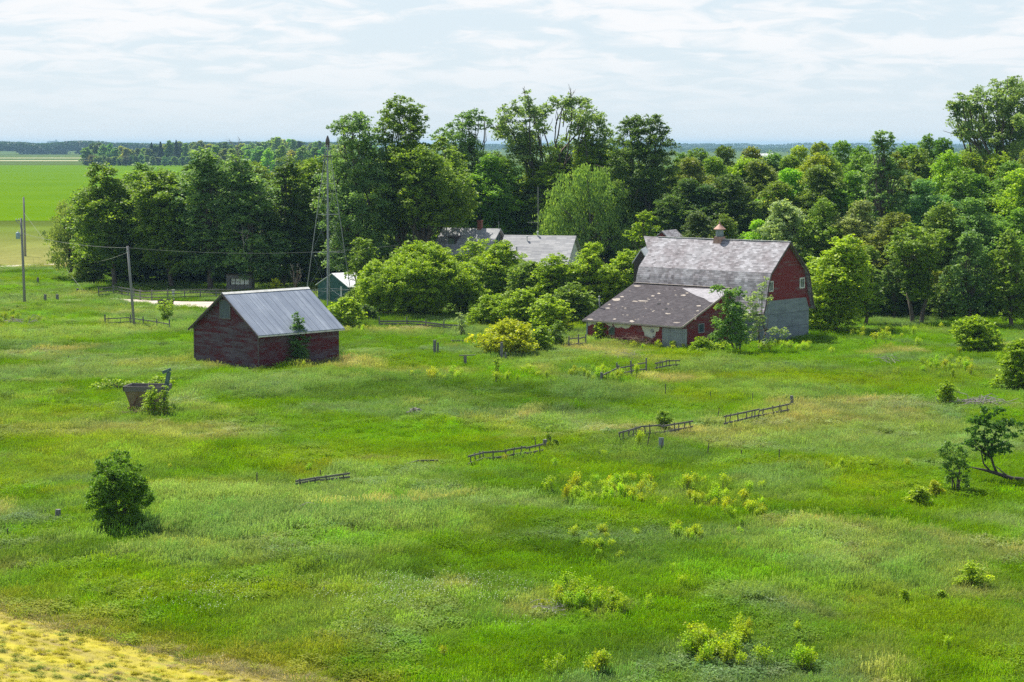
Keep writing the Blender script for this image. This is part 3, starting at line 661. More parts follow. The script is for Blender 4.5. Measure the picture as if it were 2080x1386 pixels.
GREENS = {k_: tuple(min(.62, c_ * q_ * (1.25 if k_ in ('lime', 'yellow', 'gold') else 2.25)) for c_, q_ in zip(v_, (1.12, 1.0, .9) if k_ in ('lime', 'yellow', 'gold', 'willow', 'silver', 'sage', 'ash') else (1.38, 1.0, .85))) for k_, v_ in dict(dark=(.055, .115, .022), mid=(.085, .165, .022), ash=(.100, .170, .055), lime=(.235, .36, .014), bright=(.135, .240, .016), sage=(.130, .190, .070),
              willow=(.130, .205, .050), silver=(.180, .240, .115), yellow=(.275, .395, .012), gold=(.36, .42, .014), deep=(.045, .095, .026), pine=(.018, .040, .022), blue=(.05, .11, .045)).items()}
def auto_lobes(rg, w, h0, h1, shape='round', n=14, d=None):
    n = int(n * 1.7); sk = rg.normal(0, .22, 2) * w
    """lobes filling a crown of half-width w between heights h0 and h1"""
    out = []; d = d or w; ch = h1 - h0
    for i in range(n):
        t = (i + .5) / n; t = min(1, max(0, t + rg.normal(0, .05)))
        if shape == 'round': e = math.sqrt(max(.06, 1 - (2 * t - .85) ** 2 / 1.35))
        elif shape == 'tall': e = .95 * math.sqrt(max(.08, 1 - (1.8 * t - .6) ** 2 / 1.5))
        elif shape == 'cone': e = 1.02 - .92 * t
        elif shape == 'vase': e = .35 + .75 * math.sin(min(1, t * 1.25) * math.pi / 2) * (1 if t < .8 else math.sqrt(max(.1, 1 - ((t - .8) / .25) ** 2)))
        else: e = math.sqrt(max(.12, 1 - (1.62 * t - .62) ** 2 / 1.06)) * rg.uniform(.85, 1.08)
        lr = min(w * rg.uniform(.30, .46), ch * .24) * (1 if t < .85 else .8)
        a = i * 2.4 + rg.uniform(-.5, .5); rr = max(0, e * w * rg.uniform(.72, 1.2) - lr) * math.sqrt(rg.uniform(.4, 1))
        out.append((rr * math.cos(a) + sk[0] * (t - .4), rr * math.sin(a) * d / w + sk[1] * (t - .4), h0 + lr * .8 + t * (ch - lr * 1.7) * rg.uniform(.94, 1.04), lr, lr * d / w, lr * rg.uniform(.75, .95)))
    return out
def make_tree(px, yb, yt, hw, shape, green, label, group=None, cat='tree', name='broadleaf_tree', seed=0, cb=.22, n=14, ls=.24, dens=1.7, fill=.55, yel=0., droop=0., lobes=None, dead=0, trunk_r=None, d=1.0, bare=False, stems=1, col=None, lean=0, bark='bark', up=.9, flat=.5, Y=None, crown='crown', fillc=True):
    rg = np.random.default_rng(seed * 97 + int(px) * 7 + int(yt))
    b_ = gt(px, yb) if Y is None else Vector((at(px, 400, Y).x, Y, 0)); b_.z = tz(b_)
    Yd = b_.y; topz = at(px, yt, Yd).z - b_.z; w = hw * Yd / F
    o = thing(name, label, cat, b_, 0, group)
    if lobes and topz > 9 and not droop and fillc:
        L0 = auto_lobes(rg, w * .85, .07 * topz, .62 * topz, 'round', 10)
    else: L0 = []
    if lobes:   # (photo x, photo y, photo radius, depth offset in m)
        L = []
        for q in lobes:
            c_ = at(q[0], q[1], Yd); r = q[2] * (1.28 if ls > .2 else (1.3 if ls < .09 else (1.4 if ls == .13 else 1.2))) * Yd / F; L.append((c_.x - b_.x, q[3] if len(q) > 3 else rg.uniform(-.5, .5) * w, c_.z - b_.z, r, r, r * .85))
            if ls >= .3 and not droop:
                L[-1] = (*L[-1][:3], r * 1.12, r * 1.12, r * .95)
                for _ in range(2): L.append((c_.x - b_.x + rg.uniform(-1.1, 1.1) * r, L[-1][1] + rg.uniform(-1.2, 1.2) * r, c_.z - b_.z - rg.uniform(-.3, 1.3) * r, r * .7, r * .7, r * .55))
    else:
        L = auto_lobes(rg, w, cb * topz, topz, shape, n, w * d)
    L = L + L0
    if not bare:
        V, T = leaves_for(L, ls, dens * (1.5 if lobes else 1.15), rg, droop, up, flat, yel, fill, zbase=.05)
        if not lobes:
            xm = np.percentile(np.abs(V[:, 0]), 99); V[:, 0] *= w / xm; V[:, 1] *= w / xm; V[:, 2] *= topz / np.percentile(V[:, 2], 99.8)
        k = bpy.data.objects.new(crown, crown_mesh(crown, V, T)); C.objects.link(k); k.parent = o; k.color = (*(col or GREENS[green]), 1)
    mb = MB(); tr_ = trunk_r or max(.03, topz * .020)
    cen = Vector((sum(l[0] for l in L) / len(L), sum(l[1] for l in L) / len(L), sum(l[2] for l in L) / len(L)))
    for st in range(stems):
        ang = st * 2.4; bs = Vector((math.cos(ang), math.sin(ang), 0)) * (tr_ * 2.2 if stems > 1 else 0)
        fork = Vector((cen.x * .5, cen.y * .5, max(.12 * topz, cen.z * .55))) + bs * 2.5
        tp = [bs + Vector((0, 0, -.3)), bs + Vector((0, 0, .1)), bs.lerp(fork, .5) + Vector(rg.normal(0, .02 * topz, 3)) , fork]
        mb.tube(tp, [tr_ * 1.45, tr_ * 1.15, tr_ * .95, tr_ * .8], 8)
        for i, l in enumerate(L):
            if i % stems != st or (ls >= .3 and not droop and lobes and i < 3 * len(lobes) and i % 3): continue
            c_ = Vector(l[:3]); s = rg.uniform(.55, 1)
            limb(mb, tp[2].lerp(fork, s), c_ + Vector((0, 0, l[5] * .35)), tr_ * .42, tr_ * .10, rg, 5, .07, 5)
            for q in range(2):
                limb(mb, c_.lerp(fork, .25), c_ + Vector(rg.normal(0, .45 * l[3], 3)), tr_ * .16, tr_ * .05, rg, 3, .07, 4)
    mb.build('trunk' if name != 'shrub' else 'stem', bark, o, True, uv=False)
    if dead:
        dm = MB()
        for i in range(dead):
            l = L[int(rg.integers(len(L)))] if i else max(L, key=lambda q: q[2]); c_ = Vector(l[:3]); dr = (c_ - cen); dr.z = abs(dr.z) + 1.5
            twigs(dm, c_, dr + Vector(rg.normal(0, .5, 3)), (.35 if ls >= .3 else 1) * (min(1.9, .10 * topz) * rg.uniform(.8, 1.3) + l[5] * .4), tr_ * .24, rg, 3)
        dm.build('dead_branch', 'dead_wood', o, uv=False)
    return o

# ------------------------------------------------------------------ barn
def to_local(ob_loc, rz, p):
    d = Vector((p[0] - ob_loc[0], p[1] - ob_loc[1], p[2] - (ob_loc[2] if len(ob_loc) > 2 else 0))); c, s = math.cos(rz), math.sin(rz)
    return Vector((d.x * c + d.y * s, -d.x * s + d.y * c, d.z))
def dirw(rz, x, y): return Vector((math.cos(rz) * x - math.sin(rz) * y, math.sin(rz) * x + math.cos(rz) * y, 0))
def zpx(x, y, ox, oy, k): return (ox + x / k, oy + y / k)
def mk_hit(loc, rz, px0, py0, k):
    def f(x, y, axis_, val):
        u = dirw(rz, 1, 0) if axis_ == 'x' else dirw(rz, 0, 1)
        P0 = Vector((loc[0], loc[1], 0)) + u * val
        return to_local(loc, rz, hit(px0 + x / k, py0 + y / k, P0, u))
    return f
def frame_x(mb, X, y0, y1, z0, z1, w, t):   # a frame lying on a plane x = X
    mb.box((X, y0 - w, z0 - w), (X + t, y1 + w, z0)); mb.box((X, y0 - w, z1), (X + t, y1 + w, z1 + w))
    mb.box((X, y0 - w, z0), (X + t, y0, z1)); mb.box((X, y1, z0), (X + t, y1 + w, z1)); return mb
BZ = -BARN_A; BLOC = (*BARN_O, 0)
barn = thing('barn', 'red gambrel barn with pale shingle roof, metal cupola and low lean-to on its left', 'barn', BLOC, BZ)
hb = mk_hit(BLOC, BZ, 1160, 440, 3.852)
HC = 3.41
w = MB(); w.box((-.28, 0, -.6), (0, BW, HC)); w.box((-BL, 0, -.6), (-BL + .25, BW, HC)); w.box((-BL + .25, 0, -.6), (-.28, .25, HC)); w.box((-BL + .25, BW - .25, -.6), (-.28, BW, HC))
w.build('concrete_wall', 'concrete_wall', barn)
def profY(z): return np.interp(z, [2.57, 3.35, 4.3, 5.7, 8.1], [-.42, -.05, .2, .63, 3.38])
zs_ = [HC, 4.3, 5.65, 7.96]; left = [(float(profY(z)) + .08 if z < 7 else BW / 2, z) for z in zs_]; left[0] = (.02, HC)
pl = left + [(BW - y, z) for y, z in left[:-1]][::-1]
w = MB(); w.slab([(-.03, y, z) for y, z in pl], (-.12, 0, 0)); w.build('gable_wall', 'barn_siding', barn); w = MB(); w.slab([(-BL + .02, y, z) for y, z in pl], (.12, 0, 0)); w.build('gable_wall', 'barn_siding', barn)
w = MB(); w.slab([(.02, BW - .55, HC + .15), (.02, BW + .05, HC + .15), (.02, BW + .36, 2.62), (.02, BW - .05, 2.62)], (-.05, 0, 0)); w.build('flare_board', 'barn_siding', barn)
prof = [(-.50, 2.47), (-.22, 2.95), (-.05, 3.45), (.16, 4.3), (.34, 5.0), (.63, 5.72), (1.9, 6.85), (BW / 2, 8.12)]
prof = prof + [(BW - y, z) for y, z in prof[:-1]][::-1]
def shell(mb, prof, x0, x1, t=.10, segs=10, sag=.05):
    P = [Vector((0, y, z)) for y, z in prof]; n = len(P); nr = []
    for i in range(n):
        d = (P[min(i + 1, n - 1)] - P[max(i - 1, 0)]).normalized(); nr.append(Vector((0, -d.z, d.y)))
    b0 = len(mb.v)
    for j in range(segs + 1):
        x = x0 + (x1 - x0) * j / segs; sg = -sag * math.sin(math.pi * j / segs) * (.4 + .6 * math.sin(j * 1.9))
        for i in range(n): mb.v.append((x, P[i].y, P[i].z + sg * (1 if i == n // 2 else .5)))
        for i in range(n): q = P[i] - nr[i] * t; mb.v.append((x, q.y, q.z + sg * (1 if i == n // 2 else .5)))
    w_ = 2 * n
    for j in range(segs):
        a = b0 + j * w_
        for i in range(n - 1):
            mb.f.append((a + i, a + w_ + i, a + w_ + i + 1, a + i + 1)); mb.f.append((a + n + i, a + n + i + 1, a + w_ + n + i + 1, a + w_ + n + i))
        mb.f.append((a, a + n, a + w_ + n, a + w_)); mb.f.append((a + n - 1, a + w_ + n - 1, a + w_ + 2 * n - 1, a + 2 * n - 1))
    for a in (b0, b0 + segs * w_):
        for i in range(n - 1): mb.f.append((a + i, a + i + 1, a + n + i + 1, a + n + i) if a == b0 else (a + i, a + n + i, a + n + i + 1, a + i + 1))
w = MB(); shell(w, prof, -BL - .3, .3)
hx = -BL - .3; tipx = hx - 1.55
for sgn in (0, 1):
    f_ = (lambda y: y) if not sgn else (lambda y: BW - y)
    w.slab([(hx, BW / 2, 8.12), (tipx, BW / 2, 8.14), (hx, f_(2.0), 6.93)], (0, 0, -.10))
roof = w.build('roof', 'barn_shingles', barn)
w = MB()
for f_ in ((lambda y: y), (lambda y: BW - y)):
    pp = [(.305, f_(y), z - .12) for y, z in prof[:8]]
    w = MB()
    for a, b_ in zip(pp[:-1], pp[1:]): w.bar(a, b_, .05, .14)
    w.build('rake_board', 'trim_dark', barn)
w = MB(); w.box((-BL - .3, BW / 2 - .09, 8.10), (.3, BW / 2 + .09, 8.145)); w.build('ridge_cap', 'white_paint', roof)
# loose and slipped shingles
w = MB(); rr = random.Random(5)
def roof_pt(X, s):   # s: arc position down the near slope, 0 ridge
    pr = [(y, z) for y, z in prof[:8]][::-1]; L_ = [math.dist(a, b_) for a, b_ in zip(pr[:-1], pr[1:])]
    for (a, b_), l in zip(zip(pr[:-1], pr[1:]), L_):
        if s <= l: k = s / l; return Vector((X, a[0] + (b_[0] - a[0]) * k, a[1] + (b_[1] - a[1]) * k)), Vector((0, b_[0] - a[0], b_[1] - a[1])).normalized()
        s -= l
    return Vector((X, pr[-1][0], pr[-1][1])), Vector((0, 0, -1))
for q in ((1793, 1820, 487, 553), (1553, 1575, 515, 580)):
    a = hb(q[0], q[3], 'x', 0); b_ = hb(q[1], q[2], 'x', 0); y0, y1 = sorted((a.y, b_.y)); z0, z1 = sorted((a.z, b_.z))
    y0 = max(y0, .35); fr = frame_x(MB(), -.02, y0, y1, z0, z1, .11, .07).build('window', 'white_paint', barn)
    MB().box((-.02, y0, z0), (.0, y1, z1)).build('pane', 'glass', fr)
    MB().box((.0, (y0 + y1) / 2 - .02, z0), (.03, (y0 + y1) / 2 + .02, z1)).build('glazing_bar', 'white_paint', fr)
# plank hatch and boards on the concrete gable
# lean-to
LX0, LX1 = -BL, -3.2; LY = -6.78
def lz(y): return 4.34 + (1.70 - 4.34) * (y + .1) / (-7.08 + .1)
w = MB(); w.slab([(LX0 - .25, -.02, lz(-.02)), (LX1 + .28, -.02, lz(-.02)), (LX1 + .28, -7.08, lz(-7.08)), (LX0 - .25, -7.08, lz(-7.08))], (0, .035, -.10))
lr_ = w.build('lean_to_roof', 'leanto_shingles', barn)
def on_lr(x, y):   # photo-zoom point onto the lean-to roof plane
    n_l = Vector((0, -(4.34 - 1.70), 6.98)).normalized(); n_l = Vector((0, -.3537, .9353)); nw = dirw(BZ, 0, n_l.y) + Vector((0, 0, n_l.z)); p0 = Vector((BLOC[0], BLOC[1], 0)) + dirw(BZ, -6, -3) + Vector((0, 0, lz(-3)))
    return to_local(BLOC, BZ, hit(1160 + x / 3.852, 440 + y / 3.852, p0, nw)), n_l
def patch(mb, pts, off=.006, th=.006):
    Q_ = [on_lr(*p) for p in pts]; n_l = Q_[0][1]; mb.slab([q + n_l * off for q, _ in Q_], n_l * th)
w = MB(); patch(w, [(868, 560), (1240, 574), (1118, 676), (1085, 670), (1040, 640), (985, 622), (940, 600)]); w.build('lean_to_patch', 'patch_shingles', lr_)
w = MB()
for cx_, cy_, rx, ry in [(355, 650, 32, 12), (560, 662, 45, 6), (500, 664, 28, 5), (640, 622, 14, 5), (688, 602, 14, 6), (880, 618, 26, 7), (300, 690, 14, 5), (755, 762, 26, 5), (285, 718, 18, 5), (825, 832, 30, 4), (475, 822, 26, 9), (150, 806, 30, 6), (990, 740, 14, 4), (340, 805, 14, 5), (760, 685, 10, 4), (905, 600, 14, 4), (400, 628, 18, 5), (640, 745, 9, 3), (1000, 700, 20, 5), (520, 545, 30, 5)]:
    pts = []; k = 9
    for i in range(k): th = 2 * math.pi * i / k; q = rr.uniform(.6, 1.15); pts.append((cx_ + rx * q * math.cos(th), cy_ + ry * q * math.sin(th)))
    w = MB(); patch(w, pts, .009, .005); w.build('bare_board', 'pale_wood', lr_)
for i in range(30):
    cx_, cy_ = rr.uniform(330, 1000), rr.uniform(575, 810); a = rr.uniform(3, 11)
    if 100 + (805 - cy_) * 1.42 > cx_ - 20: continue
    w = MB(); patch(w, [(cx_ - a, cy_ - 1.5), (cx_ + a, cy_ - 1), (cx_ + a * .8, cy_ + 2), (cx_ - a * .7, cy_ + 1.8)], .009, .004); w.build('bare_board', 'pale_wood', lr_)
w = MB(); patch(w, [(672, 680), (702, 678), (700, 688), (676, 688)], .012, .004); w.build('hole_shade_patch', 'hole_shade', lr_, uv=False); w = MB(); patch(w, [(735, 716), (756, 718), (750, 732), (738, 728)], .012, .004); w.build('hole_shade_patch', 'hole_shade', lr_, uv=False)  # near-black patches laid on the shingles paint the shade inside two holes
w = MB(); w.bar((LX0 - .25, -.10, 4.40), (LX1 + .2, -.10, 4.38), .22, .03); w.build('flashing', 'pale_wood', lr_)
w = MB(); w.bar((LX0 - .25, -7.11, lz(-7.08) - .06), (LX1 + .25, -7.11, lz(-7.08) - .06), .03, .13); w.bar((LX1 + .30, -7.08, lz(-7.08) - .03), (LX1 + .30, -.1, lz(-.1) - .03), .04, .14); w.build('fascia', 'pale_wood', lr_)
w = MB(); w.box((LX0, LY, -.7), (LX1, LY + .14, 1.70)); w.build('front_wall', 'barn_siding', barn)
w = MB(); w.slab([(LX1, LY + .14, -.7), (LX1, -.0, -.7), (LX1, -.0, lz(0) - .14), (LX1, LY + .14, lz(LY + .14) - .14)], (-.14, 0, 0)); w.build('side_wall', 'barn_siding', barn); w = MB(); w.slab([(LX0, LY + .14, -.7), (LX0, -.0, -.7), (LX0, -.0, lz(0) - .14), (LX0, LY + .14, lz(LY + .14) - .14)], (.14, 0, 0)); w.build('side_wall', 'barn_siding', barn)
w = MB(); w.box((LX0 - .04, LY - .04, -.7), (LX0 + .10, LY, 1.68)); w.build('corner_post', 'grey_planks', barn)
sh = MB()
for poly in ([(550, 858), (692, 868), (685, 898), (664, 902), (655, 948), (628, 955), (575, 932), (572, 905), (560, 888)], [(335, 838), (470, 850), (455, 872), (425, 878), (395, 866), (365, 872), (340, 865)], [(122, 822), (200, 828), (192, 848), (165, 842), (140, 856), (124, 852)], [(262, 834), (325, 838), (318, 860), (292, 853)]):
    sh = MB(); sh.slab([hb(x, y, 'y', LY) for x, y in poly], (0, -.008, 0)); sh.build('bare_sheathing', 'sheathing', barn)
a = hb(302, 920, 'y', LY); b_ = hb(338, 868, 'y', LY)
fr = MB(); fr.box((a.x - .07, LY - .05, a.z - .07), (b_.x + .07, LY - .01, a.z)); fr.box((a.x - .07, LY - .05, b_.z), (b_.x + .07, LY - .01, b_.z + .07)); fr.box((a.x - .07, LY - .05, a.z), (a.x, LY - .01, b_.z)); fr.box((b_.x, LY - .05, a.z), (b_.x + .07, LY - .01, b_.z))
fr = fr.build('window', 'weathered_wood', barn); MB().box((a.x, LY - .02, a.z), (b_.x, LY - .012, b_.z)).build('pane', 'glass', fr)
c_ = hb(636, 895, 'y', LY); w = MB(); w.lathe([(.15, 0), (.15, .05), (.11, .05), (.11, .03)], sides=14); w.v = [(c_.x + x, LY - .012 - z, c_.z + y) for x, y, z in w.v]
w.f = [f[::-1] for f in w.f]; w.build('vent_hole', 'steel', barn)
c_ = hb(648, 942, 'y', LY); MB().box((c_.x - .08, LY - .06, c_.z - .04), (c_.x + .08, LY - .01, c_.z + .05)).build('vent_hood', 'dark_wood', barn)
a = hb(345, 832, 'y', LY - .25); b_ = hb(288, 892, 'y', LY - .45); MB().bar(a, b_, .07, .05).build('loose_board', 'pale_wood', barn)
for k, (x0, x1, zt) in enumerate(((712, 783, 868), (785, 905, 872))):
    a = hb(x0, 900, 'y', LY - .1); b_ = hb(x1, 900, 'y', LY - .1); top = hb(x0, zt, 'y', LY - .1).z; d = MB(); x = a.x; j = 0
    while x < b_.x - .05:
        ww = min(.19, b_.x - x); d.box((x + .006, LY - .10 - .03 * k - rr.uniform(0, .012), -.75), (x + ww - .006, LY - .05, min(top, 1.62) - rr.uniform(0, .05))); x += ww; j += 1
    dd = d.build('door', 'grey_planks', barn)
    h_ = MB()
    for z_ in (-.2, 1.2): h_ = MB(); h_.box((a.x + .05, LY - .135 - .03 * k, z_), (b_.x - .05, LY - .115 - .03 * k, z_ + .12)); h_.build('ledge', 'grey_planks', dd)
a = hb(998, 905, 'x', LX1); b_ = hb(1035, 842, 'x', LX1); w = MB(); y0, y1 = sorted((a.y, b_.y)); frame_x(w, LX1, y0, y1, a.z, b_.z, .08, .05); fr = w.build('side_window', 'grey_planks', barn); MB().box((LX1, y0, a.z), (LX1 + .02, y1, b_.z)).build('pane', 'glass', fr)
# vent pipe through the lean-to roof
p1 = hb(224, 712, 'y', -4.9); p2 = hb(221, 632, 'y', -4.9); w = MB(); w.tube([(p1.x, -4.9, lz(-4.9) - .4), (p2.x, -4.9, p2.z)], .055, 8); pp_ = w.build('vent_pipe', 'wire_metal', barn, True, uv=False)
MB().lathe([(.05, 0), (.10, .02), (.10, .07), (.02, .12)], (p2.x, -4.9, p2.z), 10).build('pipe_cap', 'wire_metal', pp_, uv=False)
# cupola
Xc = hb(1162, 170, 'y', BW / 2).x; zc = 8.02
w = MB(); w.add([(Xc - .42, BW / 2 - .42, zc - .45), (Xc + .42, BW / 2 - .42, zc - .45), (Xc + .42, BW / 2 + .42, zc - .45), (Xc - .42, BW / 2 + .42, zc - .45), (Xc - .33, BW / 2 - .33, zc + .30), (Xc + .33, BW / 2 - .33, zc + .30), (Xc + .33, BW / 2 + .33, zc + .30), (Xc - .33, BW / 2 + .33, zc + .30)], [(0, 3, 2, 1), (4, 5, 6, 7), (0, 1, 5, 4), (1, 2, 6, 5), (2, 3, 7, 6), (3, 0, 4, 7)])
cup = w.build('cupola', 'rusty_cone', barn)
w = MB().lathe([(.31, .30), (.34, .34), (.30, .36), (.30, .86), (.34, .88), (.31, .93)], (Xc, BW / 2, zc), 16)
for k in range(8): th = k * math.pi / 4; w.box((-.02, -.02, .36), (.02, .02, .86), Matrix.Translation((Xc + .31 * math.cos(th), BW / 2 + .31 * math.sin(th), zc)))
w.build('drum', 'cupola_metal', cup)
w = MB().lathe([(.50, .90), (.52, .93), (.33, 1.10), (.12, 1.30), (.06, 1.36), (.07, 1.42), (.02, 1.62)], (Xc, BW / 2, zc), 16); w.build('cap', 'rusty_cone', cup)

# ------------------------------------------------------------------ granary
GZ = math.pi / 2 - GR_A; GLOC = (*GR_O, 0)
gran = thing('granary', 'weathered red gabled granary with blue-grey corrugated metal roof', 'shed', GLOC, GZ)
hg = mk_hit(GLOC, GZ, 360, 240, 2.475)
he, hr = 2.78, 5.36; zb = .10
w = MB()
w.slab([(0, 0, zb), (0, GW_, zb), (0, GW_, he), (0, GW_ / 2, hr - .12), (0, 0, he)], (.14, 0, 0)); w.build('gable_wall', 'granary_siding', gran); w = MB(); w.slab([(GL_, 0, zb), (GL_, GW_, zb), (GL_, GW_, he), (GL_, GW_ / 2, hr - .12), (GL_, 0, he)], (-.14, 0, 0)); w.build('gable_wall', 'granary_siding', gran)
w = MB(); w.box((.14, .01, zb), (GL_ - .14, .14, he)); w.build('side_wall', 'granary_siding', gran); w = MB(); w.box((.14, GW_ - .14, zb), (GL_ - .14, GW_ - .01, he)); w.build('side_wall', 'granary_siding', gran)
w = MB(); w.box((.25, .25, -.5), (GL_ - .25, GW_ - .25, zb - .01)); w.build('gap_shade_block', 'dark_wood', gran)  # dark set-back block stands in for the shade of the open gap below
sl = (hr - he) / (GW_ / 2); ov, rk = .32, .28
for k, name in enumerate(('roof', 'roof')):
    w = MB(); f_ = (lambda y: y) if k == 0 else (lambda y: GW_ - y); pts = [(-rk, f_(-ov), he - sl * ov), (GL_ + rk, f_(-ov), he - sl * ov), (GL_ + rk, f_(GW_ / 2), hr), (-rk, f_(GW_ / 2), hr)]
    w.slab(pts, (0, 0, -.05)); rf = w.build(name, 'metal_roof', gran)
    w = MB(); x = -rk + .1
    while x < GL_ + rk:
        w.bar((x, f_(-ov), he - sl * ov + .006), (x, f_(GW_ / 2 - .06), hr - sl * .06 + .006), .035, .018); x += .62
    w.build('roof_rib', 'metal_roof', rf)
w = MB()
for s_ in (-1, 1): w.slab([(-rk - .02, GW_ / 2, hr + .03), (GL_ + rk + .02, GW_ / 2, hr + .03), (GL_ + rk + .02, GW_ / 2 + s_ * .2, hr - sl * .2 + .03), (-rk - .02, GW_ / 2 + s_ * .2, hr - sl * .2 + .03)], (0, 0, .012))
w.build('ridge_cap', 'white_paint', gran)
w = MB()
for f_ in ((lambda y: y), (lambda y: GW_ - y)):
    for X in (-rk - .02, GL_ + rk + .02): w = MB(); w.bar((X, f_(-ov), he - sl * ov - .11), (X, f_(GW_ / 2), hr - .11), .04, .13); w.build('rake_board', 'trim_dark', gran)
w = MB(); w.box((-rk, -ov - .02, he - sl * ov - .15), (GL_ + rk, -ov + .01, he - sl * ov - .055)); w.build('eave_board', 'white_paint', gran)
w = MB(); w.box((-.03, -.03, zb), (-.0, .10, he - .1)); w.build('corner_board', 'trim_dark', gran); w = MB(); w.box((-.03, GW_ - .10, zb), (0, GW_ + .03, he - .1)); w.build('corner_board', 'trim_dark', gran)
w = MB(); w.box((-.04, .1, zb - .1), (0, GW_ - .1, zb + .04)); w.build('sill_board', 'weathered_wood', gran)
a = hg(217, 1003, 'x', 0); b_ = hg(265, 922, 'x', 0); y0, y1 = sorted((a.y, b_.y)); z0, z1 = a.z, b_.z
w = frame_x(MB(), -.05, y0, y1, z0, z1, .07, .05); fr = w.build('loft_hatch', 'weathered_wood', gran)
w = MB(); x = y0
while x < y1 - .01: w.box((-.03, x + .005, z0), (-.0, min(x + .2, y1) - .005, z1)); x += .2
w.build('hatch_board', 'dark_planks', fr)
w = MB()
for i in range(9):
    yy = .4 + i * (GW_ - .8) / 8 + rr.uniform(-.2, .2); r_ = rr.uniform(.13, .2); w = MB(); w.lathe([(r_ * .8, -.3), (r_, -.1), (r_ * .9, .0)], (rr.uniform(.08, .2), yy, zb - .02), 7); w.build('foundation_stone', 'stone', gran)

# ------------------------------------------------------------------ farmhouse and far roofs
def gabled(name, label, cat, loc, rz, L, W, he, hr, wallm, roofm, ov=.3, over=.3, z0=-.3, th=.14):
    o = thing(name, label, cat, loc, rz)
    w = MB(); w.slab([(0, 0, z0), (0, W, z0), (0, W, he), (0, W / 2, hr - .12), (0, 0, he)], (.12, 0, 0)); w.slab([(L, 0, z0), (L, W, z0), (L, W, he), (L, W / 2, hr - .12), (L, 0, he)], (-.12, 0, 0))
    w.box((.12, 0, z0), (L - .12, .12, he)); w.box((.12, W - .12, z0), (L - .12, W, he)); w.build('wall', wallm, o)
    sl = (hr - he) / (W / 2); w = MB()
    for f_ in ((lambda y: y), (lambda y: W - y)): w.slab([(-ov, f_(-over), he - sl * over), (L + ov, f_(-over), he - sl * over), (L + ov, f_(W / 2), hr), (-ov, f_(W / 2), hr)], (0, 0, -th))
    rf = w.build('roof', roofm, o); return o, rf
def vfit(px, py, Y): p = at(px, py, Y); return p
# old storey-and-a-half house: ridge from (905,465) to (1012,460)
Yh = 222; r1 = vfit(905, 466, Yh); r2 = vfit(1012, 461, Yh - 2.5); dv = Vector((r2.x - r1.x, r2.y - r1.y, 0)); L = dv.length; rz = math.atan2(dv.y, dv.x); W = 6.4
nrm = Vector((-math.sin(rz), math.cos(rz), 0)); base = Vector((r1.x, r1.y, 0)) - nrm * W / 2
house, hrf = gabled('farmhouse', 'old grey farmhouse with dark gable and small dormer, half hidden by bushes', 'house', base, rz, L, W, 4.6, (r1.z + r2.z) / 2, 'dark_wood', 'house_shingles')
hh_ = (r1.z + r2.z) / 2; s_h = (hh_ - 4.6) / (W / 2)
w = MB(); w.box((1.3, 1.0, 4.9), (2.2, 2.6, 6.1)); dm = w.build('dormer', 'dark_wood', house); w = MB(); w.box((1.1, .85, 6.1), (2.4, 2.9, 6.2)); w.build('dormer_roof', 'trim_dark', dm); MB().box((1.4, .97, 5.1), (2.1, .995, 5.9)).build('pane', 'glass', dm)
Xch = (at(982, 455, Yh).x - r1.x); w = MB(); w.box((Xch - .22, W / 2 - .22, hh_ - .5), (Xch + .22, W / 2 + .22, hh_ + .75)); w.box((Xch - .27, W / 2 - .27, hh_ + .75), (Xch + .27, W / 2 + .27, hh_ + .85)); w.build('chimney', 'brick_chimney', house)
w = MB(); w.tube([(L + .05, 3.2, 5.0), (L + .05, 3.2, hh_ + .75)], .035, 6); w.build('vent_pipe', 'steel', house, uv=False); w = MB(); w.tube([(1.6, .3, 4.4), (1.6, .3, 6.6)], .04, 6); w.build('vent_pipe', 'steel', house, uv=False)
w = MB(); w.box((L + .0, 2.4, 5.1), (L + .03, 3.6, 6.3)); w.build('gable_window', 'glass', house)
# lower wing with pale roof
Yw = 216; r1 = vfit(1030, 476, Yw); r2 = vfit(1165, 480.5, Yw - 2); dv = Vector((r2.x - r1.x, r2.y - r1.y, 0)); L = dv.length; rz = math.atan2(dv.y, dv.x); W = 8.6; nrm = Vector((-math.sin(rz), math.cos(rz), 0)); base = Vector((r1.x, r1.y, 0)) - nrm * W / 2
wing, wrf = gabled('house_wing', 'pale shingled roof of the low house wing with two white vents', 'house', base, rz, L, W, 3.1, (r1.z + r2.z) / 2, 'white_paint', 'house_shingles')
hz_ = (r1.z + r2.z) / 2; s_w = (hz_ - 3.1) / (W / 2)
for px_, yy in ((1076, 3.6), (1095, 4.2)):
    X = at(px_, 480, Yw).x - r1.x; z = 3.1 + s_w * min(yy, W / 2); w = MB(); w.tube([(X, yy, z - .2), (X, yy, z + .38)], .06, 8); vp = w.build('roof_vent', 'white_paint', wing, uv=False); MB().lathe([(.06, 0), (.12, .02), (.10, .13), (.02, .17)], (X, yy, z + .36), 10).build('vent_cap', 'white_paint', vp, uv=False)
X = at(1064, 480, Yw).x - r1.x; w = MB(); w.tube([(X, 1.8, 4.0), (X, 1.8, 5.3)], .07, 8); vp = w.build('stove_pipe', 'steel', wing, uv=False); MB().box((X - .12, 1.68, 5.3), (X + .12, 1.92, 5.34)).build('pipe_cap', 'steel', vp)
# lower left porch roof
p = vfit(900, 512, 214); porch, _ = gabled('porch', 'low pale porch roof showing between bushes below the farmhouse', 'porch', (p.x, 214, 0), 0.0, 2.6, 3.0, 3.2, 4.6, 'white_paint', 'house_shingles')
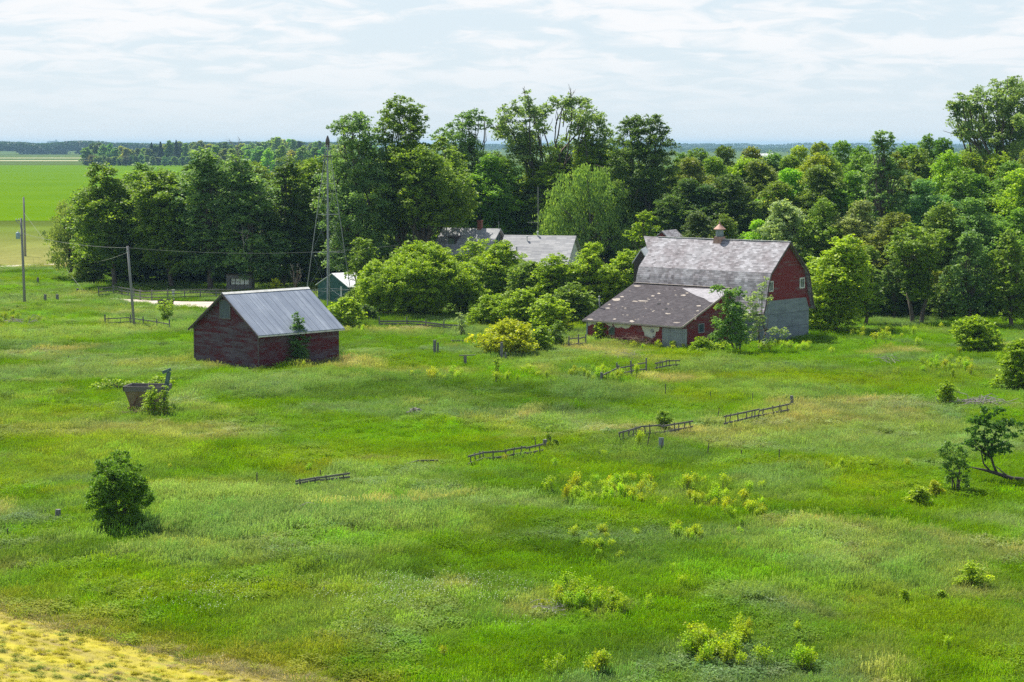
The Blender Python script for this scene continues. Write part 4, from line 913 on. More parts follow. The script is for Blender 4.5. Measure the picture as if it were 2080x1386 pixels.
# outbuildings behind the barn
p1, p2 = vfit(1345, 469, 196), vfit(1372, 465, 199); dv = Vector((p2.x - p1.x, p2.y - p1.y, 0)); rz = math.atan2(dv.y, dv.x); nrm = Vector((-math.sin(rz), math.cos(rz), 0)); W = 3.4
ob1, _ = gabled('outbuilding', 'small outbuilding with weathered shingle roof rising just behind the barn ridge', 'shed', Vector((p1.x, p1.y, 0)) - nrm * W / 2, rz, dv.length, W, 6.2, 7.75, 'barn_siding', 'barn_shingles', .15, .2)
p1, p2 = vfit(1302, 499, 184), vfit(1312, 500, 188); dv = Vector((p2.x - p1.x, p2.y - p1.y, 0)); rz = math.atan2(dv.y, dv.x); nrm = Vector((-math.sin(rz), math.cos(rz), 0)); W = 1.3
ob2, _ = gabled('outbuilding', 'narrow shed gable with pale trim behind the left end of the barn', 'shed', Vector((p1.x, p1.y, 0)) - nrm * W / 2, rz, dv.length, W, 5.6, 6.6, 'dark_wood', 'white_roof', .1, .15)
# green shed
p1 = vfit(676, 555, 204); rz = R(42); W = 5.0; nrm = Vector((-math.sin(rz), math.cos(rz), 0)); gs, _ = gabled('green_shed', 'dark green shed with white roof behind the windmill tower', 'shed', Vector((p1.x, p1.y, 0)) - nrm * W / 2, rz, 5.2, W, 2.0, p1.z, 'green_panel', 'white_roof', .15, .25, th=.07)
MB().box((-.03, 1.0, .9), (0, 1.25, 1.9)).build('downpipe', 'white_paint', gs)
w = MB(); w.box((-.03, 2.9, 0), (0, 3.9, 1.9)); w.build('door', 'green_panel', gs)
# hutch with white panes
p = gt(460, 593); hut = thing('hutch', 'grey wooden hutch with a row of white window panes under the trees', 'shed', p, R(-4))
w = MB(); w.box((0, 0, -.1), (2.75, 1.8, .7)); w.box((0, 0, 1.45), (2.75, 1.8, 1.85)); w.box((0, 0, .7), (.42, 1.8, 1.45)); w.box((2.45, 0, .7), (2.75, 1.8, 1.45)); w.box((.42, .3, .7), (2.45, 1.8, 1.45)); w.build('body', 'weathered_wood', hut)
w = MB(); w.box((-.1, -.12, 1.85), (2.85, 1.9, 1.93)); w.build('roof', 'dark_wood', hut)
for k in range(4): MB().box((.47 + k * .50, .26, .78), (.89 + k * .50, .295, 1.40)).build('pane', 'sky_reflection_glass', hut)
w = MB()
for k in range(5): w = MB(); w.box((.42 + k * .50 - .01, .24, .7), (.46 + k * .50, .30, 1.45)); w.build('window_frame', 'dark_wood', hut)
w = MB(); w.box((.40, .22, 1.05), (1.47, .31, 1.09)); w.build('window_frame', 'dark_wood', hut)

# ------------------------------------------------------------------ windmill tower
pT = gt(670, 626); top = at(665.5, 290, pT.y + 2.2); ctr = Vector((at(667.5, 600, pT.y + 2.2).x, pT.y + 2.2, pT.z))
tower = thing('windmill_tower', 'tall bare steel windmill tower without its wheel', 'windmill tower', ctr)
Ht = top.z - ctr.z; tx = top.x - ctr.x; half = 2.35
cs = [Vector((.1, -half, 0)), Vector((half, .1, 0)), Vector((-.1, half, 0)), Vector((-half, -.1, 0))]
def leg_at(k, z): s = z / Ht; return cs[k] * (1 - s) * 1.0 + Vector((tx * s, 0, z)) + cs[k] * .045 * s
for k in range(4):
    w = MB(); r_ = .08 if k == 0 else .038; w.tube([leg_at(k, -.3), leg_at(k, Ht * .5), leg_at(k, Ht - .2)], [r_, r_, r_ * .9], 5); w.build('leg', 'steel', tower, uv=False)
zl = [1.6, 5.3, 9.0, 12.0, 14.6]
for z in zl:
    w = MB()
    for k in range(4): w.bar(leg_at(k, z), leg_at((k + 1) % 4, z), .035, .04)
    w.build('girt', 'steel', tower)
w = MB()
for a, b_ in zip([.2] + zl[:-1], zl):
    for k in range(4): w.tube([leg_at(k, a), leg_at((k + 1) % 4, b_)], .008, 4); w.tube([leg_at((k + 1) % 4, a), leg_at(k, b_)], .008, 4)
w.build('brace', 'steel', tower, uv=False)
w = MB(); w.box((tx - .5, -.5, Ht - 1.35), (tx + .5, .5, Ht - 1.29)); w.build('platform', 'weathered_wood', tower)
w = MB(); w.tube([(0 + tx, 0, 0), (tx, 0, Ht - .4)], .02, 5); w.build('pump_rod', 'steel', tower, uv=False)
w = MB(); w.lathe([(.09, -.5), (.20, -.1), (.22, .12), (.15, .4), (.07, .62), (.02, .70)], (tx, 0, Ht), 10); w.build('gear_head', 'trim_dark', tower, uv=False)

# ------------------------------------------------------------------ poles and wires
def pole(px0, y0, px1, y1, r, label, name='utility_pole', Yb=None):
    b_ = gt(px0, y0); t_ = at(px1, y1, b_.y); o = thing(name, label, 'utility pole', b_); d = t_ - b_
    MB().tube([(0, 0, -.5), tuple(d * .5), tuple(d)], [r, r * .88, r * .72], 9).build('shaft', 'pole_wood', o, True, uv=False)
    return o, b_, t_
pA, bA, tA = pole(50.5, 620, 42.8, 443.5, .15, 'leaning grey utility pole carrying a small blue-grey transformer')
d_ = tA - bA; w = MB(); q = d_ * .80; w.lathe([(.20, -.32), (.22, -.28), (.22, .25), (.20, .30), (.08, .34)], (q.x - .36, q.y - .12, q.z), 12); tf = w.build('transformer', 'transformer_grey', pA, True, uv=False)
w = MB(); w.box((q.x - .2, -.05 + q.y, q.z - .05), (q.x, .05 + q.y, q.z + .05)); w.build('bracket', 'steel', tf)
w = MB(); w.lathe([(.05, .3), (.07, .36), (.03, .42), (.06, .47), (.02, .52)], (q.x - .36, q.y - .12, q.z), 8); w.build('bushing', 'white_paint', tf, uv=False)
w = MB(); w.bar(d_ + Vector((-.55, 0, -.25)), d_ + Vector((.15, 0, -.25)), .08, .08); w.bar(d_ + Vector((-.5, 0, -.3)), d_ + Vector((0, 0, -.75)), .04, .04); ca_ = w.build('cross_arm', 'pole_wood', pA)
for x in (-.5, -.25): MB().lathe([(.03, 0), (.06, .04), (.03, .09), (.05, .14), (.02, .18)], tuple(d_ + Vector((x, 0, -.21))), 8).build('insulator', 'white_paint', ca_, uv=False)
pB, bB, tB = pole(51.5, 521, 48, 401, .17, 'tall grey utility pole behind the leaning transformer pole')
MB().lathe([(.03, 0), (.06, .05), (.03, .1), (.02, .16)], tuple(tB - bB), 8).build('insulator', 'white_paint', pB, uv=False)
pC, bC, tC = pole(273.5, 668, 259, 500, .13, 'lone leaning wooden pole left of the granary')
dC = tC - bC; w = MB(); w.box((dC.x - .1, dC.y - .12, dC.z - .55), (dC.x + .02, dC.y - .05, dC.z - .35)); w.build('wire_bracket', 'steel', pC)
def wire(a, b_, sag, label, r=.011):
    w = MB(); n_ = 24; w.tube([a.lerp(b_, i / n_) - Vector((0, 0, sag * 4 * (i / n_) * (1 - i / n_))) for i in range(n_ + 1)], r, 4); return tag(w.build('overhead_wire', 'wire_metal', None, uv=False), label, 'wire')
wire(tA - Vector((0, 0, 1.5)), tC - Vector((0, 0, .15)), .35, 'overhead wire from the transformer pole to the lone leaning pole')
hp = at(890, 487, 214); wire(tC - Vector((0, 0, .15)), hp, .9, 'long sagging overhead wire from the lone pole to the farmhouse')
wire(tC - Vector((0, 0, .55)), at(168, 533, 262), .3, 'thin wire running from the lone pole back among the left trees', .012)
wire(tA - Vector((0, 0, .3)), tB - Vector((0, 0, 4.5)), .5, 'short wire between the transformer pole and the tall pole behind', .014)
wire(tB - Vector((0, 0, 2.2)), bA + Vector((3.3, 14, 0)), .1, 'guy wire slanting down from the tall pole on the left', .014)
# service mast behind the house
p = at(1093, 300, 232); p.z = 0; o = thing('antenna_mast', 'thin grey mast with short cross arm between trees above the house wing', 'mast', p)
zt_ = at(1093, 380, 232).z; MB().tube([(0, 0, 0), (0, 0, zt_)], .06, 6).build('mast', 'pole_wood', o, uv=False); MB().bar((-1.2, 0, at(1093, 452, 232).z), (.1, 0, at(1093, 452, 232).z), .07, .07).build('cross_arm', 'pole_wood', o)

# ------------------------------------------------------------------ hopper with spout
p = gt(302, 838); hop = thing('grain_hopper', 'rusty tapered grain hopper on a frame with bent teal spout', 'grain hopper', p, R(-8)); hop.scale = (.97, .97, 1.1)
def frustum(mb, x0, x1, y0, y1, z0, X0, X1, Y0, Y1, z1, t=.05):
    lo = [(x0, y0, z0), (x1, y0, z0), (x1, y1, z0), (x0, y1, z0)]; hi = [(X0, Y0, z1), (X1, Y0, z1), (X1, Y1, z1), (X0, Y1, z1)]
    c_ = Vector(((x0 + x1) / 2, (y0 + y1) / 2, (z0 + z1) / 2))
    for i in range(4):
        a, b_, c2, d2 = map(Vector, (lo[i], lo[(i + 1) % 4], hi[(i + 1) % 4], hi[i])); m_ = (a + b_ + c2 + d2) / 4; off = Vector((c_.x - m_.x, c_.y - m_.y, 0)).normalized() * t; mb.slab([a, b_, c2, d2], off)
w = MB(); frustum(w, -.98, .72, -.5, .4, .30, -1.25, 1.15, -.85, .85, 1.28); w.build('bin', 'rust_brown', hop)
w = MB(); frustum(w, -1.3, 1.2, -.9, .9, 1.22, -1.34, 1.24, -.94, .94, 1.50, .06); w.build('rim', 'weathered_wood', hop)
w = MB(); w.box((-1.1, -.55, .12), (1.3, -.47, .24)); w.box((-1.1, .47, .12), (1.3, .55, .24)); w.box((-1.0, -.47, .13), (-.9, .47, .23)); w.box((1.1, -.47, .13), (1.2, .47, .23)); w.bar((-1.15, -.62, .28), (-.2, -.75, .22), .07, .07); w.bar((-.9, -.6, .3), (-.45, -.72, .95), .05, .05); w.build('frame', 'rusty', hop)
for sx_ in (-.8, .95):
    w = MB(); w.lathe([(.28, -.07), (.30, -.05), (.30, .05), (.28, .07), (.12, .05), (.10, .1)], sides=14); w.v = [(sx_ + x, -.66 + z, .14 + y) for x, y, z in w.v]; w.build('wheel', 'rusty', hop, uv=False)
w = MB(); w.bar((1.0, -.1, .5), (1.38, -.15, 2.25), .22, .20); w.build('spout', 'teal_metal', hop)
w = MB(); w.bar((1.50, -.15, 2.40), (1.0, -.22, 2.22), .26, .16); w.build('spout_hood', 'teal_metal', hop)
w = MB(); w.tube([(.15, -.5, .9), (.2, -.6, 1.55), (.28, -.6, 1.75)], .03, 5); w.build('lever', 'pale_wood', hop, uv=False)
# junk heap under it
def brush(name, label, c_, rx, ry, h, n_, mat, seed, L=(.5, 1.3), r=.02, cat='brush pile', group=None):
    rg = np.random.default_rng(seed); o_ = Vector(c_); o_.z = tz(c_) ; w = MB()
    for i in range(n_):
        a = Vector((rg.normal(0, rx * .5), rg.normal(0, ry * .5), rg.uniform(.03, h))); d = Vector(rg.normal(0, 1, 3)); d.z = abs(d.z) * .55; d.x *= 1.6; d.normalize(); l = rg.uniform(*L)
        limb(w, a - d * l / 2 + Vector((0, 0, .05)), a + d * l / 2, r * rg.uniform(.7, 1.4), r * .4, rg, 3, .08, 4)
    w.v = [(x + 0, y, max(z, -.05)) for x, y, z in w.v]; ob = w.build(name, mat, None, uv=False); ob.location = o_; return tag(ob, label, cat, group)
brush('brush_pile', 'tangle of reddish brown stems heaped under the grain hopper', gt(308, 847), 1.1, .35, .5, 110, 'brown_twigs', 1, (.3, .8), .012)
brush('brush_pile', 'pile of pale grey fallen branches at the right edge of the meadow', gt(1990, 828), 2.2, .7, .4, 60, 'dead_wood', 2, (.8, 2.4), .03)
brush('brush_pile', 'reddish dry stems in front of the lean-to wall', gt(1290, 707), 1.9, .8, .9, 110, 'brown_twigs', 3, (.5, 1.2), .012)
brush('brush_pile', 'small bleached heap of twigs in the near grass right of centre', gt(1115, 1250), .5, .5, .3, 40, 'dead_wood', 4, (.3, .8), .009)
brush('brush_pile', 'few grey sticks lying in the grass at far left below the poles', gt(40, 660), 1.5, .5, .35, 16, 'dead_wood', 5, (.8, 2.2), .03)
brush('dead_weed', 'pale dead weed stems in the grass left of the bright field bush', gt(618, 1060), .3, .3, .8, 14, 'dead_wood', 6, (.4, .9), .008, 'dead weed')
brush('dead_weed', 'bleached dead stems standing in the grass right of the barn', gt(1802, 745), .9, .7, .8, 26, 'dead_wood', 7, (.5, 1.3), .014, 'dead weed')
brush('dead_weed', 'pale dead stems beside the broken fence in front of the barn', gt(1275, 735), .9, .6, .8, 26, 'dead_wood', 8, (.4, 1.1), .011, 'dead weed')
brush('fallen_log', 'small weathered driftwood lying alone in the middle of the meadow', gt(842, 843), .45, .25, .3, 12, 'dead_wood', 9, (.4, .9), .05, 'log')
# dark rusting box beside the drive
p = gt(337, 634); o = thing('feed_box', 'dark open rusted metal box beside the gravel drive', 'metal box', p, R(14)); w = MB(); frustum(w, -.55, .55, -.4, .4, .0, -.78, .75, -.5, .5, 1.15, .04); w.build('bin', 'dark_wood', o)
w = MB(); w.tube([(-.8, -.5, 1.12), (-.4, -.52, 1.28), (.78, -.5, 1.22)], .05, 5); w.tube([(.78, -.5, 1.22), (.8, .5, 1.2)], .05, 5); w.build('rim', 'weathered_wood', o, uv=False)
p = gt(352, 606); o = thing('marker_post', 'short white post standing behind the dark box by the drive', 'post', p); MB().box((-.12, -.05, -.2), (.12, .05, .85)).build('board', 'white_paint', o); MB().box((-.16, -.06, .85), (.16, .06, .9)).build('cap', 'white_paint', o)

# ------------------------------------------------------------------ fences and posts
def fence(pts, label, rails=(.42, .82), batt=.55, post_every=None, lean=0, postm='post_wood', group=None, bw=.06, thick=.04, rh=.09, post_h=1.1, px_z=None):
    """pts: photo points of the top rail"""
    zt = px_z or rails[-1]; W3 = [gp(x, y, zt + .0) for x, y in pts]; o0 = W3[0].copy(); o0.z = tz(o0); o = thing('fence', label, 'fence', o0, 0, group); rg = random.Random(len(label) + int(pts[0][0]))
    P = []
    for q in W3: P.append(Vector((q.x - o0.x, q.y - o0.y, tz(q) - o0.z)))
    ln = Vector((0, lean, 0))
    for z in rails:
        w = MB()
        for a, b_ in zip(P[:-1], P[1:]): w.bar(a + Vector((0, 0, z + rg.uniform(-.07, .04))) + ln * z, b_ + Vector((0, 0, z + rg.uniform(-.07, .04))) + ln * z, thick, rh)
        w.build('rail', 'weathered_wood', o)
    tot = sum((b_ - a).length for a, b_ in zip(P[:-1], P[1:])); n_ = max(1, int(tot / batt)) if batt else 0; s = 0; tq = [(i + .5) * tot / n_ for i in range(n_)] if n_ else []
    def along(s):
        for a, b_ in zip(P[:-1], P[1:]):
            l = (b_ - a).length
            if s <= l + 1e-6: return a.lerp(b_, s / l)
            s -= l
        return P[-1]
    for s in tq:
        if rg.random() < .15: continue
        q = along(s + rg.uniform(-.12, .12) if s + .12 < tot else s); MB().bar(q + ln * (rails[0] - .1) + Vector((0, -.045, rails[0] - .12)), q + ln * (rails[-1] + .05) + Vector((rg.uniform(-.10, .10), -.045, rails[-1] + rg.uniform(-.02, .14))), bw, .025).build('picket', 'weathered_wood', o)
    if post_every:
        n_ = max(1, round(tot / post_every))
        for i in range(n_ + 1):
            q = along(tot * i / n_); MB().tube([q + Vector((0, .06, -.4)), q + Vector((rg.uniform(-.06, .06), .06, post_h * rg.uniform(.85, 1.1)))], [.07, .06], 6).build('post', postm, o, uv=False)
    return o
fence([(1470, 845), (1542, 828), (1603, 817)], 'grey ladder-like rail fence panel ending at a tall post, right of centre', lean=-.15, batt=.5, rails=(.40, .76))
fence([(1256, 877), (1300, 866), (1342, 862), (1407, 853)], 'leaning grey rail fence panel with a green bush growing through it', lean=-.35, batt=.42, rails=(.36, .72))
fence([(951, 925), (985, 912), (1030, 909), (1068, 903), (1104, 898)], 'sagging grey rail fence in mid meadow below the open grass', lean=-.2, batt=.6, rails=(.36, .68))
fence([(601, 976), (650, 968), (711, 962)], 'low grey fence remnant sunk in grass, nearest to the ripe field', lean=-.3, batt=.7, rails=(.30, .44))
fence([(820, 942), (850, 935), (890, 934)], 'short buried rail remnant between two longer fence pieces', rails=(.35,), batt=0)
fence([(1254, 746), (1285, 740), (1313, 735)], 'short rail fence in front of the lean-to doors', rails=(.45, .85), batt=.8, post_every=2.2)
fence([(1225, 758), (1254, 745)], 'single pale rail slanting down from a gate post', rails=(.8,), batt=0)
fence([(1330, 736), (1352, 731), (1380, 729)], 'collapsed rail fence stub below the plank doors', rails=(.5, .8), batt=.5, lean=-.3)
fence([(200, 584), (240, 582), (290, 590), (350, 589), (400, 588), (470, 589)], 'long dark rail fence under the trees behind the gravel drive', rails=(.35, .7, 1.0), batt=0, post_every=1.7, px_z=1.0)
fence([(213, 646), (262, 645), (300, 651), (345, 658)], 'low broken rail fence by the lone leaning pole', rails=(.35, .7), batt=.9, post_every=2.6)
fence([(770, 650), (830, 649), (860, 652), (900, 656), (937, 660)], 'stacked grey board fence along the front of the big bushes', rails=(.2, .42, .65), batt=0, post_every=2.5, rh=.14)
fence([(1155, 689), (1173, 687), (1190, 684)], 'short dark fence joining the left corner of the lean-to', rails=(.4, .8), batt=0, post_every=1.5)
fence([(22, 655), (60, 658)], 'fallen grey rail lying in weeds at far left', rails=(.25,), batt=0)
def post(px, yb, yt, r, label, tilt_px=0, mat='post_wood', name='fence_post', cat='post', group=None, sink=3):
    b_ = gt(px, yb + sink); t_ = at(px + tilt_px, yt, b_.y - abs(tilt_px) * .0); o = MB().tube([(0, 0, -.3), tuple((t_ - b_) * .6), tuple(t_ - b_)], [r, r * .95, r * .9], 7).build(name, mat, None, uv=False); o.location = b_; return tag(o, label, cat, group)
for a in [(1608, 826, 804, .11, 'tall dark post at the right end of the ladder-like fence'), (1107, 912, 893, .12, 'stout grey post at the right end of the sagging fence'), (118, 1058, 1035, .13, 'short thick grey post left of the round foreground bush'),
          (883, 720, 691, .13, 'thicker left post of the pair in the yard between granary and barn'), (889.5, 719, 696, .08, 'thinner right post of the pair in the yard between granary and barn'), (1019, 730, 696, .12, 'leaning post with a nailed board in front of the yellow bush'), (1027, 732, 716, .07, 'thin post just right of the board post at the yellow bush'),
          (1222, 778, 757, .10, 'gate post at the left end of the slanting rail'), (1256, 755, 742, .09, 'dark post at the left end of the short barnyard fence'), (92, 611, 598, .16, 'left of two dark stumps near the transformer pole'), (116.5, 610, 598, .17, 'right of two dark stumps near the transformer pole'),
          (77, 574, 564, .14, 'small stump post behind the two dark stumps'), (158, 590, 586, .16, 'tiny dark stump at the edge of the bright grass, left'), (1115, 706, 688, .08, 'slim grey post in the bushes left of the lean-to')]:
    post(*a)
steel = [(1352, 803, 780, 0, 'upright thin steel stake in the open grass below the barn'), (1443, 810, 796, 0, 'second thin steel stake right of centre, below the barn'), (1529, 821, 798, 0, 'thin steel stake just above the ladder-like fence'), (1456, 858, 829, 5, 'leaning steel stake left of the ladder-like fence'),
         (1272, 896, 874, 6, 'leaning steel stake at the left foot of the bushy fence'), (1313, 910, 878, 7, 'tallest leaning steel stake below the bushy fence'), (1339, 918, 893, 8, 'leaning steel stake beside the pale upright board'), (1436, 927, 900, 4, 'leaning steel stake in the row right of the pale board'),
         (1506, 935, 914, 0, 'short steel stake, middle of the row right of the pale board'), (1582, 939, 913, 1, 'last steel stake at the right end of the row'), (390, 1020, 996, 1, 'dark stake in grass right of the round bush'), (462, 1003, 985, 5, 'tilted pale stick in grass, middle left'),
         (15, 1093, 1074, 0, 'thin stake at the left edge of the picture'), (141, 1092, 1070, 0, 'thin stake just right of the short thick grey post'), (522, 1000, 960, 0, 'tall thin stalk-like stake left of the low fence remnant'), (1090, 918, 888, -4, 'short leaning stake at the sagging fence'), (651, 970, 955, 0, 'stake behind the low fence remnant'),
         (142, 737, 722, -3, 'leaning dark stake in the left meadow'), (20, 605, 597, 0, 'thin stake near the left edge below the poles'), (854, 1318, 1300, 0, 'thin grey stake standing in the near grass')]
for px, yb, yt, tl, lab in steel: post(px, yb, yt, .028, lab, tl, 'trim_dark' if px not in (462, 854) else 'dead_wood', 'steel_stake', 'stake')
p = gt(1343, 917); o = MB().box((-.13, -.03, -.2), (.13, .03, .72)).build('board_post', 'grey_planks', None); o.location = p; tag(o, 'pale weathered board standing upright by a leaning stake', 'board')
p = gt(1019, 728); o = thing('nailed_board', 'small board nailed across the leaning post at the yellow bush', 'board', p + Vector((0, -.16, 0))); MB().box((-.28, -.03, .75), (.28, .03, 1.35)).build('board', 'weathered_wood', o); MB().box((-.05, -.05, .0), (.05, -.032, .8)).build('batten', 'weathered_wood', o)
p = gt(945, 746); o = thing('post_with_crossbar', 'short post with a horizontal board on top, in the yard', 'post', p); MB().tube([(0, 0, -.3), (0, 0, .8)], .11, 7).build('post', 'post_wood', o, uv=False); MB().bar((-.45, 0, .84), (.75, .05, .88), .12, .06).build('crossbar', 'weathered_wood', o)
p = gt(932, 700); o = thing('trough', 'low grey wooden trough in the grass behind the pair of posts', 'trough', p); MB().box((-.6, -.2, 0), (.6, .2, .08)).build('base', 'weathered_wood', o); w = MB(); w.box((-.62, -.24, .08), (.62, -.2, .35)); w.box((-.62, .2, .08), (.62, .24, .35)); w.box((-.62, -.2, .08), (-.58, .2, .35)); w.box((.58, -.2, .08), (.62, .2, .35)); w.build('side', 'weathered_wood', o)

# ------------------------------------------------------------------ trees
TG = 'trees of the farm windbreak'
BIG = dict(ls=.25, dens=1.75)
T_ = [  # px, base y, top y, half width, shape, colour, label, options
 (140, 566, 408, 52, 'round', 'willow', 'pale feathery willow at the left end of the tree belt', dict(droop=.5, cb=.05, dens=1.7, col=(.36, .42, .11))),
 (182, 575, 440, 35, 'round', 'lime', 'yellowish lower tree between the pale willow and the first dark tree', dict(cb=.06)),
 (234, 586, 335, 84, 'round', 'mid', 'rounded green tree with a dark trunk, just right of the pale willow', dict(cb=.10, n=24)),
 (300, 572, 333, 70, 'round', 'ash', 'tree rising between the two dark-trunked trees on the left', dict(n=14)),
 (350, 587, 350, 92, 'round', 'mid', 'broad dark tree with thick forked trunk behind the lone leaning pole', dict(cb=.12, n=26)),
 (428, 590, 305, 68, 'tall', 'ash', 'narrow grey-green tree left of the half-dead tree', dict(cb=.06, n=22, fill=.4)),
 (505, 590, 318, 76, 'tall', 'ash', 'half-dead tree with bare grey branches sticking out of its top', dict(cb=.06, n=22, fill=.4, dead=9, dens=1.4)),
 (572, 585, 322, 72, 'round', 'dark', 'dark tree just right of the half-dead tree', dict(n=20, cb=.05)),
 (636, 582, 322, 72, 'round', 'mid', 'dark tree behind the windmill tower', dict(n=20, cb=.05)),
 (470, 560, 330, 55, 'round', 'dark', 'dark tree filling in behind the half-dead tree', dict(n=13)),
 (395, 555, 335, 50, 'round', 'dark', 'dark tree in the second row left of the grey-green tree', dict(n=12)),
 (712, 600, 235, 60, 'tall', 'ash', 'tall tree right of the windmill tower with a leafy peak', dict(lobes=[(715, 248, 22), (735, 240, 17), (695, 262, 22), (725, 275, 30), (755, 300, 30), (700, 310, 34), (740, 340, 42), (690, 370, 42), (745, 400, 48), (700, 440, 48), (750, 470, 45), (700, 510, 40), (760, 520, 35)])),
 (815, 595, 192, 60, 'tall', 'mid', 'tallest pointed tree left of centre with a detached round top', dict(lobes=[(812, 216, 23), (838, 228, 20), (792, 230, 20), (850, 250, 19), (815, 252, 30), (790, 262, 24), (835, 270, 20), (808, 285, 22), (815, 330, 36), (785, 355, 44), (835, 370, 45), (800, 410, 48), (770, 440, 42)])),
 (862, 597, 285, 95, 'round', 'mid', 'huge dark dome-shaped tree in front, left of the farmhouse', dict(cb=.40, n=30, yel=.12, dens=1.9)),
 (905, 575, 280, 60, 'round', 'mid', 'tree behind the huge dark dome, left of centre', dict(n=14)),
 (948, 562, 228, 45, 'tall', 'ash', 'tree with a thin ragged top right of the huge dome', dict(lobes=[(940, 245, 15), (965, 242, 18), (985, 252, 14), (950, 262, 17), (920, 268, 18), (900, 285, 22), (940, 300, 30), (965, 320, 34), (925, 340, 40), (970, 370, 40), (940, 410, 45), (985, 430, 35)])),
 (1005, 560, 310, 55, 'round', 'deep', 'dark tree between the ragged-topped tree and the cottonwood', dict(n=14, cb=.1)),
 (1115, 560, 192, 110, 'round', 'sage', 'tall open cottonwood with gaps and dead twigs near the centre', dict(ls=.30, dens=1.15, fill=.25, dead=12, trunk_r=.38, lobes=[(1025, 245, 17), (1050, 228, 20), (1072, 205, 16), (1085, 238, 20), (1105, 222, 14), (1130, 210, 15), (1152, 205, 15), (1175, 208, 14), (1190, 228, 17), (1162, 238, 17), (1210, 245, 18), (1228, 262, 14), (1185, 262, 22), (1035, 275, 24), (1070, 280, 26), (1095, 265, 16), (1015, 262, 15), (1055, 310, 20), (1090, 320, 26), (1135, 300, 20), (1165, 300, 24), (1205, 300, 24), (1230, 290, 16)])),
 (1082, 562, 345, 45, 'round', 'lime', 'bright yellow-green tree low under the cottonwood', dict(cb=.1, n=15)),
 (1118, 565, 300, 42, 'tall', 'bright', 'bright slender tree under the middle of the cottonwood', dict(cb=.1)),
 (1185, 562, 268, 48, 'tall', 'bright', 'light green tree behind the willow, right part of the cottonwood', dict(cb=.1, n=16)),
 (1235, 560, 272, 48, 'round', 'mid', 'green tree between the cottonwood and the tall dark tree', dict(n=14)),
 (1310, 572, 235, 58, 'round', 'dark', 'tall dense dark tree right of the cottonwood, behind the barn', dict(lobes=[(1302, 255, 22), (1325, 250, 18), (1280, 262, 22), (1335, 272, 20), (1295, 285, 30), (1330, 300, 30), (1270, 300, 26), (1345, 330, 28), (1290, 335, 40), (1330, 360, 42), (1275, 375, 42), (1350, 395, 35), (1310, 420, 48), (1270, 440, 40), (1345, 450, 40), (1310, 480, 42)])),
 (1207, 577, 335, 88, 'round', 'willow', 'large pale weeping willow behind the house wing', dict(droop=.75, ls=.34, dens=1.7, fill=.5, trunk_r=.36, up=.1, yel=.08, lobes=[(1190, 357, 24), (1165, 375, 30), (1215, 372, 30), (1240, 395, 32), (1140, 400, 30), (1180, 410, 38), (1215, 425, 38), (1260, 425, 30), (1140, 435, 34), (1175, 455, 34), (1235, 455, 30), (1285, 450, 26), (1128, 465, 26), (1150, 480, 24), (1270, 480, 24), (1290, 480, 20), (1118, 492, 22), (1138, 505, 20), (1165, 500, 20), (1205, 480, 26), (1108, 470, 18)])),
 (1310, 590, 430, 36, 'round', 'lime', 'yellow-green tree at the right edge of the weeping willow', dict(cb=.1)),
 (2040, 560, 155, 110, 'round', 'sage', 'giant open cottonwood at the right edge rising above all others', dict(ls=.30, dens=1.35, fill=.3, trunk_r=.5, lobes=[(1928, 218, 12), (1945, 205, 14), (1958, 228, 18), (1982, 200, 16), (1995, 185, 12), (2012, 200, 16), (2035, 178, 15), (2055, 170, 15), (2078, 172, 18), (2100, 185, 25), (1972, 252, 22), (2000, 232, 24), (2030, 215, 24), (2062, 205, 25), (1962, 262, 16), (1990, 275, 20), (2025, 262, 30), (2060, 245, 30), (2095, 235, 30), (2010, 295, 22), (2085, 285, 30), (2120, 260, 40)])),
 (1785, 590, 268, 56, 'tall', 'ash', 'grey-green poplar standing above the right tree belt', dict(cb=.12, n=24, dens=1.6)),
]
for i, (px, yb, yt, hw, shp, col, lab, opt) in enumerate(T_):
    kw = dict(BIG); kw.update(opt); make_tree(px, yb, yt, hw, shp, col, lab, TG, seed=i, **kw)
PLACE = ['far row right of the barn', 'middle row right of the barn']
backrow = [(1392, 310, 36, 'dark'), (1432, 305, 34, 'mid'), (1480, 300, 38, 'dark'), (1525, 302, 36, 'mid'), (1570, 310, 34, 'ash'), (1612, 300, 36, 'bright'), (1655, 292, 36, 'mid'), (1700, 290, 38, 'mid'), (1742, 300, 34, 'dark'), (1840, 292, 36, 'mid'), (1882, 276, 34, 'mid'), (1922, 284, 34, 'dark'), (1962, 298, 36, 'mid'), (2005, 306, 36, 'bright'), (2048, 300, 40, 'lime'), (2095, 292, 44, 'lime')]
midrow = [(1385, 360, 42, 'dark'), (1440, 370, 46, 'deep'), (1505, 352, 46, 'dark'), (1560, 365, 44, 'mid'), (1615, 340, 44, 'bright'), (1672, 330, 44, 'mid'), (1720, 345, 42, 'mid'), (1835, 350, 44, 'mid'), (1885, 362, 44, 'ash'), (1935, 338, 44, 'mid'), (1990, 350, 46, 'mid'), (2045, 325, 46, 'mid'), (2095, 340, 46, 'bright')]
